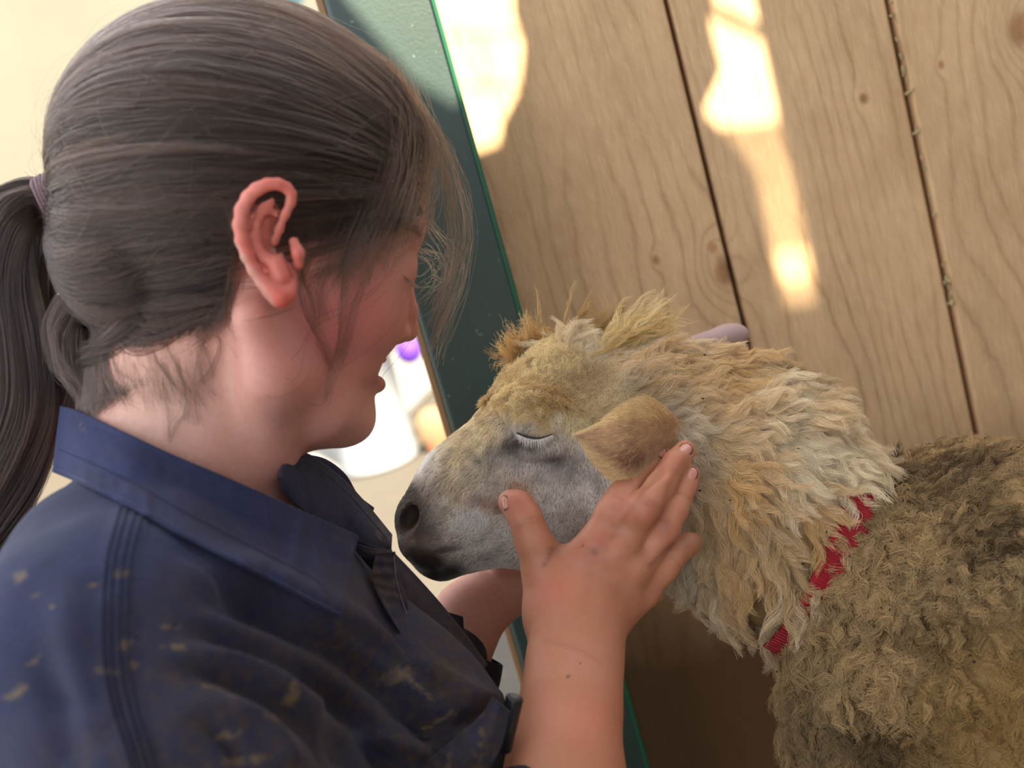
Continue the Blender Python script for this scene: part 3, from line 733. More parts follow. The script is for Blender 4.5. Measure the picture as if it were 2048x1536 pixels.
# hair on the folded ear
C, N_ = sample(EV, EF, 15000, lambda c, n: (np.abs((camdir(c) * n).sum(1)) > .05) * 1.0)
if len(C):
    N_ = N_ * np.sign((camdir(C) * N_).sum(1))[:, None]; px, py, _ = pr(C); T = tangent(px, py, N_, [(1180, 870, 178), (1300, 850, 188), (1250, 950, 215), (1200, 920, 200)], .2)
    L = .0036 * (.5 + .8 * rng.random(len(C))); K = 4; t = np.linspace(0, 1, K)
    P5 = C[:, None] + T[:, None] * (L[:, None] * t)[..., None] + N_[:, None] * (L[:, None] * .22 * t)[..., None]
    e1 = np.clip(np.maximum(sstep(960, 905, py - .45 * (px - 1160) + 40), 0), 0, 1)
    edge = np.exp(-((px - 1163) ** 2 + (py - 870) ** 2) / 900) + sstep(1310, 1345, px) * .3
    ec = blend(lin(204, 168, 132), lin(142, 104, 86), np.clip(np.exp(-((px - 1262) ** 2 / 1500 + (py - 915) ** 2 / 900)) * 1.1 + .35 * fbm(C, 100, 5), 0, 1))
    yl = sstep(.55, .95, np.abs(((py - np.interp(px, [1158, 1262, 1330], [868, 818, 822])) / np.maximum(np.interp(px, [1158, 1262, 1330], [875, 968, 915]) - np.interp(px, [1158, 1262, 1330], [868, 818, 822]), 8) - .5) * 2))
    ec = ec * (1 - yl[:, None] * .7) + np.array(lin(236, 212, 158)) * yl[:, None] * .7
    curl_obj('ear_hair', P5, .00014 * (1 - .7 * t), fm.m, sheep, np.clip(ec * (1 + .16 * rng.normal(size=(len(C), 1))), .01, 1))
# --- body fleece: shorter matted locks
def w_body(c, n):
    px, py, d = pr(c); inf = (px > 1480) & (px < 2250) & (py > 820) & (py < 1750)
    return (~is_neck(c)) * (c[:, 2] > .36) * np.where(inf, 1.0, .10) * vis(c, n, .1) * np.clip(1 - 1.3 * np.exp(-((px - 1565) ** 2 + (py - 1230) ** 2) / 2600), .02, 1)
C, N_ = sample(SHV, SHF, 6200, w_body); px, py, _ = pr(C); T = tangent(px, py, N_, jit=.6)
L = .0175 * (.6 + .7 * rng.random(len(C))) * np.interp(px, [1550, 1700, 1900], [1.25, 1.0, .85]); R = .0036 * (.6 + .8 * rng.random(len(C)))
lift = np.clip(.30 + .3 * fbm(C, 35, 41), .1, .75)
ns = 32; P6 = locks(C - N_ * .001, N_, T, L, R, ns, 11, lift, .13, 1.9, .0010, .78)
c6 = blend(lin(204, 174, 128), lin(98, 78, 55), np.clip(.42 + .8 * fbm(C, 22, 51) + .45 * fbm(C, 120, 52), 0, 1))
gold = sstep(1750, 1950, px) * sstep(1150, 1350, py); c6 = c6 * (1 - gold[:, None] * .6) + np.array(lin(206, 168, 104)) * gold[:, None] * .6
pale = sstep(1780, 1600, px) * sstep(1150, 1350, py); c6 = c6 * (1 - pale[:, None] * .45) + np.array(lin(196, 172, 130)) * pale[:, None] * .45
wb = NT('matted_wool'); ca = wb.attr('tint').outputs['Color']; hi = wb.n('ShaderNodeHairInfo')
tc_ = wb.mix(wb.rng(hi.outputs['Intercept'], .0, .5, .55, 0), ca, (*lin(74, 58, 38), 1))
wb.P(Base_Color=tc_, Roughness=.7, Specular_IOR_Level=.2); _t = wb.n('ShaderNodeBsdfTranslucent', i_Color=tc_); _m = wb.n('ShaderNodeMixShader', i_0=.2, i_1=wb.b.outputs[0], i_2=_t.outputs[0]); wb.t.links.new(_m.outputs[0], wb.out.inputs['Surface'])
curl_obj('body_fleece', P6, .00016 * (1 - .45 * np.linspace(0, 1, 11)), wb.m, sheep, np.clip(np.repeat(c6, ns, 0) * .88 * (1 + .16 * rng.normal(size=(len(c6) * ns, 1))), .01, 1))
# loose straws and dung flecks caught in the wool
C, N_ = sample(SHV, SHF, 170, lambda c, n: ((pr(c)[0] > 1330) & (pr(c)[0] < 2100) & (c[:, 2] > .5)) * vis(c, n, 0))
Vs, Fs, n0 = [], [], 0
for c, n_ in zip(C, N_):
    s = .0004 + .0008 * rng.random() ** 2; dirv = unit(np.cross(n_, rand_dir(1)[0])); b = np.cross(n_, dirv); c = c + n_ * (.007 + .003 * rng.random())
    pts = [c + dirv * s * 1.4, c + b * s * .6, c - dirv * s, c - b * s * .7, c + n_ * s * .7, c - n_ * s * .5]
    Vs.append(np.array(pts)); Fs += [tuple(i + n0 for i in f) for f in ((0, 1, 4), (1, 2, 4), (2, 3, 4), (3, 0, 4), (1, 0, 5), (2, 1, 5), (3, 2, 5), (0, 3, 5))]; n0 += 6
o = mk('dung_flecks', np.concatenate(Vs), Fs, flat('dung', lin(46, 34, 24), .9), sheep, smooth=False); o['kind'] = 'stuff'
st = q(1862, 1205, .655); st = st  # one pale straw on the shoulder
o = tube(np.array([q(1830, 1240, .69), q(1866, 1203, .687)]), .0006, 5)
# --- collar: red webbing band round the neck with ribs
cc0, cc1 = q(1720, 965, .79), q(1540, 1240, .79)
cen = (cc0 + cc1) / 2; axc = unit(q(1745, 1200, .785) - q(1450, 1060, .79)); e1 = unit(cc1 - cc0); e1 = unit(e1 - axc * (e1 @ axc)); e2 = np.cross(axc, e1)
V = []; F = []; m = 120; nr = 9; wd = .0108
ts = np.linspace(0, 2 * PI, m, endpoint=False)
for k, th in enumerate(ts):
    dv = math.cos(th) * e1 + math.sin(th) * e2
    # march outwards to the neck surface
    rr = np.linspace(.02, .16, 200); PP = cen + dv[None] * rr[:, None]; v = sh2(PP); j = np.nonzero(v > .0)[0]; r_ = rr[j[0]] if len(j) else .09
    r_ = min(r_, .105) + .0022
    V.append(r_)
V = np.array(V); V = np.convolve(np.concatenate([V[-8:], V, V[:8]]), np.ones(17) / 17, 'valid')
VV = []
for k, th in enumerate(ts):
    dv = math.cos(th) * e1 + math.sin(th) * e2
    for side in (0, 1):
        for j in range(nr):
            s = (j / (nr - 1) - .5) * 2
            VV.append(cen + dv * (V[k] + (.0022 if side else 0) - .0008 * s ** 4 + (.0005 * math.cos(k * 2.2) if side else 0)) + axc * s * wd)
for k in range(m):
    k2 = (k + 1) % m
    for j in range(nr - 1):
        a = k * 2 * nr + j; b = k2 * 2 * nr + j; F.append((a, a + 1, b + 1, b)); F.append((a + nr, b + nr, b + nr + 1, a + nr + 1))
    a, b = k * 2 * nr, k2 * 2 * nr; F.append((a, b, b + nr, a + nr)); F.append((a + nr - 1, a + 2 * nr - 1, b + 2 * nr - 1, b + nr - 1))
rw = NT('red_webbing'); tc = rw.n('ShaderNodeNewGeometry').outputs['Position']
rw.P(Base_Color=rw.mix(rw.rng(rw.noise(tc, 300, 3), .3, .7), (*lin(150, 18, 34), 1), (*lin(186, 30, 48), 1)), Roughness=.7)
# ribs run across the band
cx_ = rw.n('ShaderNodeVectorMath', operation='DOT_PRODUCT', i_0=tc, i_1=tuple(e1)).outputs['Value']
rw.bump(rw.math('SINE', rw.math('MULTIPLY', cx_, 3400.0)), .8, .0008)
col_o = mk('collar', VV, F, rw.m, sheep); col_o['label'] = 'red ribbed webbing collar'
# dark metal keeper at the throat
pts = [cen + e1 * (V[0] + .003) + axc * s * (wd + .002) + e2 * .004 * z for s, z in ((-1, -1), (1, -1), (1, 1), (-1, 1), (-1, -1))]
o = mk('keeper', *tube(np.array(pts), .0011, 6), flat('dark_metal', lin(60, 66, 74), .35, Metallic=.8), col_o); o.location = (0, 0, 0)
# ------------------------------------------------------------------ the woman
HD = .665
hd = Field()
CR = (490, 352, HD, 342, 305, .073, 6, 14)
hd.add([E(*CR), S(728, 395, .694, 118), E(760, 452, .678, 82, 62, .05, 10), S(797, 458, .665, 47)], .012)
hd.add([E(784, 531, .672, 41, 34, .016), E(806, 470, .72, 30, 30, .02)], .006)
hd.add(chain([(800, 505, .706, 15), (812, 560, .712, 13), (820, 620, .722, 14), (816, 661, .727, 21)]), .004)
hd.add([E(786, 622, .706, 28, 66, .018, 0), E(790, 668, .715, 26, 18, .014, 0)], .006)
hd.add([S(797, 664, .716, 19)], .003)
hd.add([S(660, 560, HD, 150), S(600, 640, HD, 150)], .02)
hd.add([E(722, 628, .668, 88, 96, .032, 0), E(690, 735, .675, 66, 62, .033, 0)], .010)
hd.add([E(676, 786, .690, 70, 62, .034, 0)], .010)
hd.add([E(752, 713, .708, 22, 13, .011, -20)], .004)
hd.add([E(750, 768, .704, 21, 18, .012, -10)], .004)
hd.add([E(702, 836, .694, 46, 45, .020, 0)], .008)
hd.add(chain([(545, 640, .626, 62), (565, 740, .632, 74), (640, 812, .655, 60), (690, 840, .685, 42)]), .013)
hd.add(chain([(560, 650, .715, 60), (600, 770, .72, 60), (670, 825, .71, 48)]), .016)
hd.add([E(555, 798, .675, 105, 86, .045, 0), E(604, 848, .68, 84, 46, .03, -10)], .012)
NK = chain([(395, 640, .67, 175), (388, 800, .668, 192), (364, 950, .662, 180), (325, 1120, .665, 176)], FW, .9)
hd.add(NK, .02)
hd.add(chain([(505, 640, .605, 36), (545, 760, .612, 34), (545, 915, .648, 26)]), .018)
hd.add([rc(q(470, 985, .668), q(556, 1130, .672), mm(92, .668), mm(104, .672))], .012)                   # neck muscle
hd.add([rc(q(806, 553, .660), q(826, 562, .668), mm(2, .66), mm(2, .66))], .002, 's')
hd.add([rc(q(806, 684, .706), q(822, 682, .714), mm(5, .7), mm(5, .7))], .002, 's')                       # nostril
hd.add([rc(q(730, 741, .665), q(770, 738, .70), mm(5, .7), mm(7, .7))], .003, 's')                        # parted lips
# ear
NFACE = len(hd.ops)
ED = .594
hd.add([E(528, 478, ED + .003, 48, 100, .0045, 8), E(560, 560, ED + .004, 34, 48, .006, 10)], .003)
hd.add([E(550, 470, ED - .006, 26, 62, .0125, -8)], .003, 's')
hd.add([E(532, 400, ED - .006, 36, 24, .008, -20)], .003, 's')
H1 = [(549, 486, ED + .002, 8), (559, 457, ED - .002, 8), (571, 428, ED - .005, 8), (582, 404, ED - .006, 9), (583, 388, ED - .007, 9), (573, 375, ED - .008, 10), (556, 368, ED - .010, 11), (535, 369, ED - .011, 12),
      (513, 379, ED - .012, 13), (496, 395, ED - .013, 13), (484, 420, ED - .0135, 14), (480, 450, ED - .0135, 14), (484, 482, ED - .013, 13), (494, 512, ED - .012, 12), (508, 540, ED - .0105, 12), (526, 563, ED - .009, 14), (543, 580, ED - .008, 18), (560, 594, ED - .007, 21), (575, 588, ED - .005, 17), (584, 565, ED - .002, 12)]
hd.add(chain(H1), .0022)
hd.add(chain([(545, 402, ED - .003, 7), (528, 418, ED - .005, 9), (514, 444, ED - .007, 10), (509, 472, ED - .008, 11), (514, 498, ED - .007, 11), (528, 517, ED - .006, 12), (552, 528, ED - .006, 17), (563, 552, ED - .006, 18)]), .0025)
hd.add(chain([(528, 418, ED - .004, 7), (550, 428, ED - .002, 6)]), .003)
hd.add(chain([(588, 484, ED, 10), (596, 505, ED - .003, 11), (597, 530, ED - .001, 10)]), .003)
hd.add([E(574, 511, ED + .002, 8, 12, .006, 0)], .002, 's')
hd_face = Field(); hd_face.ops = list(hd.ops[:NFACE])
# near arm and hand
DN = .712
hand = Field()
def fing(pts, k=.0035): hand.add(chain(pts), k)
hand.add(chain([(1118, 1900, .60, 118), (1128, 1620, .628, 104), (1130, 1520, .640, 93), (1143, 1400, .662, 80)], FW, .86), .02)
hand.add(chain([(1143, 1400, .662, 78), (1152, 1300, .682, 71), (1160, 1225, .690, 84)], FW, .72), .02)
for (x, y, d, r) in ((1192, 1096, .699, 35), (1236, 1110, .697, 32), (1274, 1144, .699, 30), (1290, 1185, .704, 32)):
    hand.add([rc(q(1150, 1240, .695), q(x, y, d), mm(62, .69), mm(r, d), FW, .72)], .012)
hand.add([E(1180, 1170, .703, 92, 82, .013, 30)], .01)
hand.add(chain([(1112, 1215, .697, 52), (1092, 1140, .700, 45)], FW, .8), .012)
fing([(1092, 1140, .700, 43), (1066, 1080, .699, 34), (1052, 1040, .699, 30), (1036, 1012, .703, 28), (1020, 1003, .706, 23)], .006)
fing([(1196, 1082, .698, 33), (1222, 1030, .697, 31), (1248, 990, .701, 30), (1290, 938, .713, 25), (1320, 906, .721, 20)], .0022)
fing([(1244, 1096, .695, 31), (1292, 1024, .688, 31), (1320, 974, .691, 30), (1352, 925, .701, 26), (1370, 902, .707, 22)], .0022)
fing([(1282, 1134, .697, 28), (1332, 1058, .690, 27), (1350, 1020, .693, 26), (1368, 974, .701, 24), (1380, 951, .705, 21)], .0022)
fing([(1290, 1180, .703, 31), (1326, 1140, .699, 28), (1352, 1106, .701, 26), (1374, 1090, .708, 23), (1381, 1086, .711, 22)], .0022)
hand.add([rc(q(1224, 1082, .680), q(1318, 944, .688), mm(5, .68), mm(6, .68))], .006, 's'); hand.add([rc(q(1274, 1112, .680), q(1352, 976, .682), mm(5, .68), mm(6, .68)), rc(q(1352, 976, .682), q(1378, 930, .694), mm(6, .68), mm(5, .68))], .006, 's')
for (x, y, d, r) in ((1188, 1092, .688, 20), (1236, 1106, .685, 17), (1276, 1136, .688, 16), (1290, 1016, .678, 16), (1235, 1018, .690, 16)):
    hand.add([E(x, y, d + .004, r * 1.3, r, .008, 55)], .014)
# far arm and hand, under the jaw
arm2 = Field()
arm2.add(chain([(820, 1560, .80, 105), (885, 1420, .81, 88), (902, 1304, .822, 68), (938, 1230, .828, 60), (1002, 1172, .836, 55)], FW, .85), .015)
arm2.add([rc(q(1010, 1172, .838), q(1105, 1150, .845), mm(52, .84), mm(60, .84), FW, .55)], .012)
for k, (x, y) in enumerate(((1195, 1090), (1215, 1120), (1210, 1150), (1190, 1176))):
    arm2.add(chain([(1110, 1128 + 14 * k, .842, 30), (1160, 1112 + 18 * k, .835, 27), (x, y, .822, 22)]), .004)
arm2.add(chain([(1040, 1150, .835, 34), (1010, 1120, .822, 27), (1000, 1090, .85, 22)]), .006)
body = Field(); body.ops = hd.ops + hand.ops + arm2.ops
# trunk and arms inside the clothes, one surface with the head
TR = [rc(q(330, 1120, .665), q(430, 1300, .675), .052, .065), rc(q(430, 1300, .675), q(600, 1750, .69), .065, .065),
      rc(q(260, 1240, .575), q(700, 1290, .79), .036, .036), rc(q(260, 1240, .575), q(560, 2000, .52), .034, .03),
      rc(q(560, 2000, .52), q(1118, 1880, .602), .032, .03), rc(q(700, 1290, .79), q(690, 1680, .80), .042, .035), rc(q(690, 1680, .80), q(820, 1560, .80), .034, .031)]
body.add(TR, .02)
BV, BF = poly(body, .0019, newton=2)
bx, by, bd = pr(BV)
P3 = BV * 1.0
def gb(x, y, rx, ry, a=0):
    ca, sa = math.cos(math.radians(a)), math.sin(math.radians(a)); dx, dy = bx - x, by - y
    u, v = (dx * ca - dy * sa) / rx, (dx * sa + dy * ca) / ry
    return np.exp(-(u * u + v * v))
n1, n2 = fbm(BV, 35, 1), fbm(BV, 140, 4)
face = (bx < 900) & (by < 1050)
base = np.tile(np.array(lin(205, 155, 140)), (len(BV), 1))
def mx(c, col, w): w = np.clip(w, 0, 1)[:, None]; return c * (1 - w) + np.array(col)[None] * w
isear = ((bx > 465) & (bx < 606) & (by > 350) & (by < 625) & (bx > 470 + (by - 480) * .62) & (bd < ED + .003)) * 1.0
base = mx(base, lin(186, 108, 102), face * (gb(680, 640, 170, 150) * .75 + .10 * n1 + .18))
base = mx(base, lin(214, 176, 160), face * gb(330, 800, 130, 140) * .8)
base = mx(base, lin(150, 78, 72), face * gb(758, 765, 26, 20) * .7)
base = mx(base, lin(214, 100, 88), isear * (.78 + .3 * n1))
base = mx(base, lin(240, 150, 138), isear * gb(500, 385, 40, 30) * .8)
hn = (bx > 880) & (by > 860)
base = mx(base, lin(186, 127, 98), hn * 1.0)
kn = hn * (gb(1192, 1085, 42, 30, 30) * .6 + gb(1245, 1010, 22, 26) * .5 + gb(1340, 925, 26, 26) * .35 + gb(1300, 1020, 24, 24) * .35 + gb(1328, 1055, 20, 20) * .5 + gb(1040, 1005, 35, 25) * .55)
base = mx(base, lin(176, 92, 80), kn * (.8 + .3 * n2))
dirt = hn * (by < 1340) * sstep(.1, .9, n1 + .4 * n2) * .22 + hn * (gb(1328, 1055, 14, 16) + gb(1105, 1100, 20, 12, 30) * 1.2 + gb(1188, 1102, 14, 10) + gb(1290, 1000, 14, 16)) * .38
base = mx(base, lin(96, 66, 50), dirt)
for (x, y, r) in ((1190, 1104, 3.5), (1358, 987, 2.5), (1165, 1092, 2), (1136, 1353, 2), (1160, 1326, 2)): base = mx(base, lin(40, 26, 22), hn * gb(x, y, r, r) * (bd < .72) * 1.0)
red = gb(1180, 1440, 60, 50) + gb(1110, 1180, 50, 40)
base = mx(base, lin(200, 112, 88), hn * red * .5)
def crease(pts, w, k, colr=(120, 66, 52)):
    global base
    P_ = [p[:2] for p in spline([(*p, 0) for p in pts], 16)]; best = np.full(len(bx), 1e9); m_ = (bx > 880) & (bd < .76)
    for (x0, y0), (x1, y1) in zip(P_[:-1], P_[1:]):
        ex_, ey_ = x1 - x0, y1 - y0; t_ = np.clip(((bx - x0) * ex_ + (by - y0) * ey_) / (ex_ * ex_ + ey_ * ey_), 0, 1); best = np.minimum(best, np.hypot(bx - x0 - t_ * ex_, by - y0 - t_ * ey_))
    base = mx(base, lin(*colr), m_ * np.exp(-(best / w) ** 2) * k)
crease([(1092, 1282), (1130, 1290), (1170, 1306), (1200, 1326)], 5, .22)
crease([(1104, 1098), (1096, 1118), (1088, 1130)], 5, .6, (90, 62, 46))
for a_, b_ in (((1034, 1048), (1074, 1032)), ((1036, 1056), (1076, 1041)), ((1300, 1000), (1330, 1016)), ((1296, 1008), (1326, 1022)), ((1232, 992), (1270, 1018)), ((1318, 1040), (1346, 1052)), ((1340, 1112), (1358, 1134)), ((1340, 938), (1366, 954)), ((1356, 985), (1380, 996))):
    crease([a_, ((a_[0] + b_[0]) / 2 + 2, (a_[1] + b_[1]) / 2 - 2), b_], 2.6, .3)
for pts in ([(1180, 1130), (1176, 1170), (1168, 1220)], [(1250, 1150), (1226, 1190), (1206, 1240)]): crease(pts, 9, .16, (140, 80, 70))
crease([(1222, 1078), (1260, 1020), (1318, 945)], 5, .25, (96, 52, 42)); crease([(1272, 1106), (1312, 1040), (1352, 975), (1374, 930)], 5, .25, (96, 52, 42)); crease([(1300, 1132), (1325, 1105), (1345, 1088)], 4, .55, (80, 44, 36))
far = hn * (bd > .76); base = mx(base, lin(206, 150, 134), far * .8)
sk = NT('skin'); cA = sk.attr('tint').outputs['Color']; tc = sk.n('ShaderNodeNewGeometry').outputs['Position']
mot = sk.noise(tc, 260, 4, .6)
sk.P(Base_Color=sk.mix(sk.rng(mot, .35, .7, 0, .22), cA, (*lin(176, 96, 82), 1)), Roughness=.47, Specular_IOR_Level=.42,
     Subsurface_Weight=.22, Subsurface_Radius=(.008, .003, .0015), Subsurface_Scale=1.0)
sk.bump(sk.math('ADD', sk.noise(tc, 1500, 3), sk.noise(tc, 350, 3)), .22, .0006)
PB = q(500, 1400, .665); PB[2] = 0
person = empty('person', PB); tag(person, 'dark-haired woman with ponytail and muddy navy shirt cradling the sheep head in both hands', 'person')
mk('body', BV, BF, sk.m, person, attrs={'tint': base})
# fingernails
nm = NT('nail'); nm.P(Base_Color=(*lin(206, 142, 128), 1), Roughness=.25, Specular_IOR_Level=.6, Subsurface_Weight=.1, Subsurface_Radius=(.004, .002, .001), Subsurface_Scale=1.0)
rim = flat('nail_dirt', lin(86, 56, 46), .8)
def nail(px, py, ang, L, Wd, lift=.0):
    # find the skin in front of the camera ray and lie the nail on it
    dd = np.linspace(.62, .76, 1200); P = np.array([q(px, py, d) for d in dd]); v = body(P); i = np.argmax(v < 0)
    c = P[i]; n = unit(body.grad(c[None])[0]); a = math.radians(ang); t = math.cos(a) * RT + math.sin(a) * UP; t = unit(t - n * (t @ n)); s = np.cross(n, t)
    L, Wd = mm(L, dd[i]), mm(Wd, dd[i])
    def dome(l, w, up, rr, dr_=.42):
        V = [c + n * up]; F = []; m = 20
        for r_ in (.35, .65, .88, 1.0):
            for k in range(m):
                th = 2 * PI * k / m; cx, sx = math.cos(th), math.sin(th)
                ux = np.sign(cx) * abs(cx) ** .75 * l * r_; sy = np.sign(sx) * abs(sx) ** .75 * w * r_
                V.append(c + t * ux + s * sy + n * (up - (sy / w) ** 2 * w * dr_ - rr * r_ ** 6))
        V = np.array(V)
        for k in range(m): F.append((0, 1 + k, 1 + (k + 1) % m))
        for j in range(3):
            for k in range(m): F.append((1 + j * m + k, 1 + (j + 1) * m + k, 1 + (j + 1) * m + (k + 1) % m, 1 + j * m + (k + 1) % m))
        return V, F
    V, F = dome(L, Wd, .0007, .0004); o = mk('fingernail', V, F, nm.m, person); o.modifiers.new('s', 'SOLIDIFY').thickness = .0006
    V, F = dome(L * 1.13, Wd * 1.15, .00036, .0002, .40); mk('nail_rim', V, F, rim, o); D.objects[-1] if False else None

nail(1372, 898, 52, 15, 13); nail(1384, 947, 62, 14, 12); nail(1322, 903, 50, 12, 12); nail(1009, 1006, 128, 14, 9)
# ------------------------------------------------------------------ her hair
HC = q(430, 395, .667)
EL = [(q(480, 318, .667), (mm(366, .667), mm(318, .667), .0805), axes(3, 12)), (q(300, 498, .668), (mm(186, .668), mm(196, .668), .067), axes(0, 0)), (q(700, 300, .682), (mm(155, .68), mm(185, .68), .060), axes(0, 0))]
_nt, _np = 120, 240
_th, _ph = np.meshgrid((np.arange(_nt) + .5) / _nt * PI, np.arange(_np) / _np * 2 * PI, indexing='ij')
_D = np.stack([np.sin(_th) * np.cos(_ph), np.sin(_th) * np.sin(_ph), np.cos(_th)], -1).reshape(-1, 3)
_r = np.full(len(_D), .045)
for _ in range(14): _r = np.clip(_r - hd_face(HC + _D * _r[:, None]) * .9, .03, .13)
_RB = _r.reshape(_nt, _np)
def body_r(Dv):
    th = np.arccos(np.clip(Dv[..., 2], -1, 1)) / PI * _nt - .5; ph = (np.arctan2(Dv[..., 1], Dv[..., 0]) % (2 * PI)) / (2 * PI) * _np
    i = np.clip(np.floor(th).astype(int), 0, _nt - 2); f = np.clip(th - i, 0, 1); j = np.floor(ph).astype(int) % _np; g = ph - np.floor(ph); j2 = (j + 1) % _np
    return (_RB[i, j] * (1 - f) + _RB[i + 1, j] * f) * (1 - g) + (_RB[i, j2] * (1 - f) + _RB[i + 1, j2] * f) * g
def cap_r(Dv):
    """distance from HC to the hair surface along unit directions"""
    out = []
    for c, r, R in EL:
        o = (R @ (HC - c)) / np.array(r); d = (Dv @ R.T) / np.array(r)
        A = (d * d).sum(-1); Bq = (d * o).sum(-1); Cq = (o * o).sum() - 1; disc = np.maximum(Bq * Bq - A * Cq, 0)
        out.append((-Bq + np.sqrt(disc)) / A)
    a = out[0]
    for b in out[1:]:
        k = .012; h = np.maximum(k - np.abs(a - b), 0) / k; a = np.maximum(a, b) + h * h * k * .25
    return np.maximum(a, np.where(Dv @ UP > -.88, body_r(Dv) + .0065, 0))
TIE = q(104, 398, .664); TD = unit(TIE - HC)
def inpoly(px, py, poly_):
    r = np.zeros(len(px), bool); n = len(poly_); j = n - 1
    for i in range(n):
        xi, yi = poly_[i]; xj, yj = poly_[j]
        c = ((yi > py) != (yj > py)) & (px < (xj - xi) * (py - yi) / (yj - yi + 1e-9) + xi); r ^= c; j = i
    return r
HP = [(870, 150), (868, 330), (852, 430), (800, 462), (745, 462), (690, 440), (640, 418), (602, 392), (578, 352), (536, 338), (484, 372), (458, 440), (466, 520), (452, 600), (420, 655), (350, 690), (250, 715), (150, 700), (60, 600), (60, 300), (150, 60), (400, -60), (700, -40)]
def hairy(P, near): px, py, _ = pr(P); return np.where(near, inpoly(px, py, HP), (py < 690) & ~((px > 760) & (py > 330)))
# the under layer: cap surface (dark), clipped to the hairline
m = 150; th, ph = np.meshgrid(np.linspace(0, PI, m), np.linspace(0, 2 * PI, 2 * m, endpoint=False), indexing='ij')
Dv = np.stack([np.sin(th) * np.cos(ph), np.sin(th) * np.sin(ph), np.cos(th)], -1).reshape(-1, 3)
V = HC + Dv * (cap_r(Dv) - .0062)[:, None]
near = (V - HC) @ FW < 0
ok = hairy(V, near)
id_ = np.arange(len(V)).reshape(m, 2 * m); F = np.stack([id_[:-1], id_[1:], np.roll(id_, -1, 1)[1:], np.roll(id_, -1, 1)[:-1]], -1).reshape(-1, 4)
F = F[ok[F].all(1)]
hm = NT('hair_base'); hm.P(Base_Color=(*lin(44, 34, 30), 1), Roughness=.55, Specular_IOR_Level=.4)
o = mk('hair_underlayer', V, F, hm.m, person)
hb = NT('dark_brown_hair'); ph_ = hb.n('ShaderNodeBsdfHairPrincipled'); ph_.parametrization = 'COLOR'
ca = hb.attr('tint').outputs['Color']; hb.set(ph_.inputs['Color'], ca); ph_.inputs['Roughness'].default_value = .26; ph_.inputs['Radial Roughness'].default_value = .5; ph_.inputs['IOR'].default_value = 1.5
hb.t.links.new(ph_.outputs[0], hb.out.inputs['Surface'])
def hcol(n, base=(.026, .018, .015), v=.30): return np.clip(np.array(base)[None] * (1 + v * rng.normal(size=(n, 1))), .012, 1)
def hair_curve(name, P, r, c): return curl_obj(name, P, r, hb.m, person, c)
# swept strands: from the scalp back to the tie over the cap
Nh = 42000; d0 = unit(rng.normal(size=(Nh * 2, 3))); R0 = HC + d0 * cap_r(d0)[:, None]; nr_ = ((R0 - HC) @ FW) < .01
k = hairy(R0, nr_) & (nr_ | (rng.random(len(nr_)) < .35)); d0 = d0[k][:Nh]
# a denser row along the front hairline
K = 20; t = np.linspace(0, 1, K)
jt = unit(TD + rng.normal(0, .035, (len(d0), 3)))
cosw = np.clip((d0 * jt).sum(1), -1, 1); om = np.arccos(cosw); so_ = np.sin(om) + 1e-6
# bow the path upwards a little, so strands leave the forehead up and back
Dp = (np.sin((1 - t)[None] * om[:, None]) / so_[:, None])[..., None] * d0[:, None] + (np.sin(t[None] * om[:, None]) / so_[:, None])[..., None] * jt[:, None]
pxx, pyy, _ = pr(HC + d0 * .1)
bow = (np.interp(d0 @ UP, [-.8, -.2, .4, 1], [-.26, -.10, .10, .05]) * np.sin(om))[:, None] * np.sin(PI * t)[None] ** 1.0
clump = vnoise(d0, 13, 5) * .035 + vnoise(d0, 30, 6) * .018
Dp = unit(Dp + (bow + clump[:, None] * np.sin(PI * t) ** .7)[..., None] * UP + (vnoise(d0, 17, 8) * .02)[:, None, None] * np.sin(PI * t)[None, :, None] * FW)
lay = rng.random(len(d0)) ** 1.3
_e1 = unit(np.cross(TD, UP)); _e2 = np.cross(TD, _e1); al = np.arctan2(d0 @ _e1, d0 @ _e2)
zk = np.stack([al * 14, np.sin(om) * 0, om * 1.2], -1); str_ = vnoise(zk, 1.0, 31) * .6 + vnoise(zk, 2.7, 32) * .5 + vnoise(zk, 6.0, 33) * .3
hgt = -.0050 + lay * .0045 + .0032 * str_ + .0012 * vnoise(d0, 24, 9)
rad = cap_r(Dp.reshape(-1, 3)).reshape(len(d0), K) + (hgt[:, None] * (1 - t ** 4) - .006 * t[None] ** 6) - .010 * (1 - t)[None] ** 6 * 0
Pm = HC + Dp * rad[..., None]
w_ = sstep(.80, 1.0, t)[None, :, None]; tj = TIE + (rng.normal(0, 1, (len(d0), 3)) * np.array([.0035, .004, .004])); Pm = Pm * (1 - w_) + tj[:, None] * w_
Pm = Pm + spline(rng.normal(0, 1, (len(d0), 5, 3)), K) * .0005
hair_curve('swept_hair', Pm, .00010, hcol(len(d0)) * (1.0 + .7 * np.clip(str_, -.8, 1) + .4 * vnoise(d0, 12, 12))[:, None] * (1 + np.clip(vnoise(zk, 1.4, 39), 0, 1)[:, None] * np.array([.9, .45, .2])))
# flyaways over the crown
Nf = 150; d1 = unit(rng.normal(size=(Nf * 6, 3))); R1 = HC + d1 * cap_r(d1)[:, None]; k = hairy(R1, ((R1 - HC) @ FW) < 0) & ((d1 @ UP) > -.3); d1 = d1[k][:Nf]
jt = unit(TD + rng.normal(0, .5, (len(d1), 3))); K = 14; t = np.linspace(0, 1, K)
Dp = unit(d1[:, None] * (1 - t[None, :, None] * .55) + jt[:, None] * t[None, :, None] * .55 + spline(rng.normal(0, .03, (len(d1), 4, 3)), K))
Pf = HC + Dp * (cap_r(Dp.reshape(-1, 3)).reshape(len(d1), K) + .0005 + rng.random((len(d1), 1)) * .010 * np.sin(PI * t)[None])[..., None]
hair_curve('flyaway_hair', Pf, .00005, hcol(len(d1), (.06, .04, .03)))
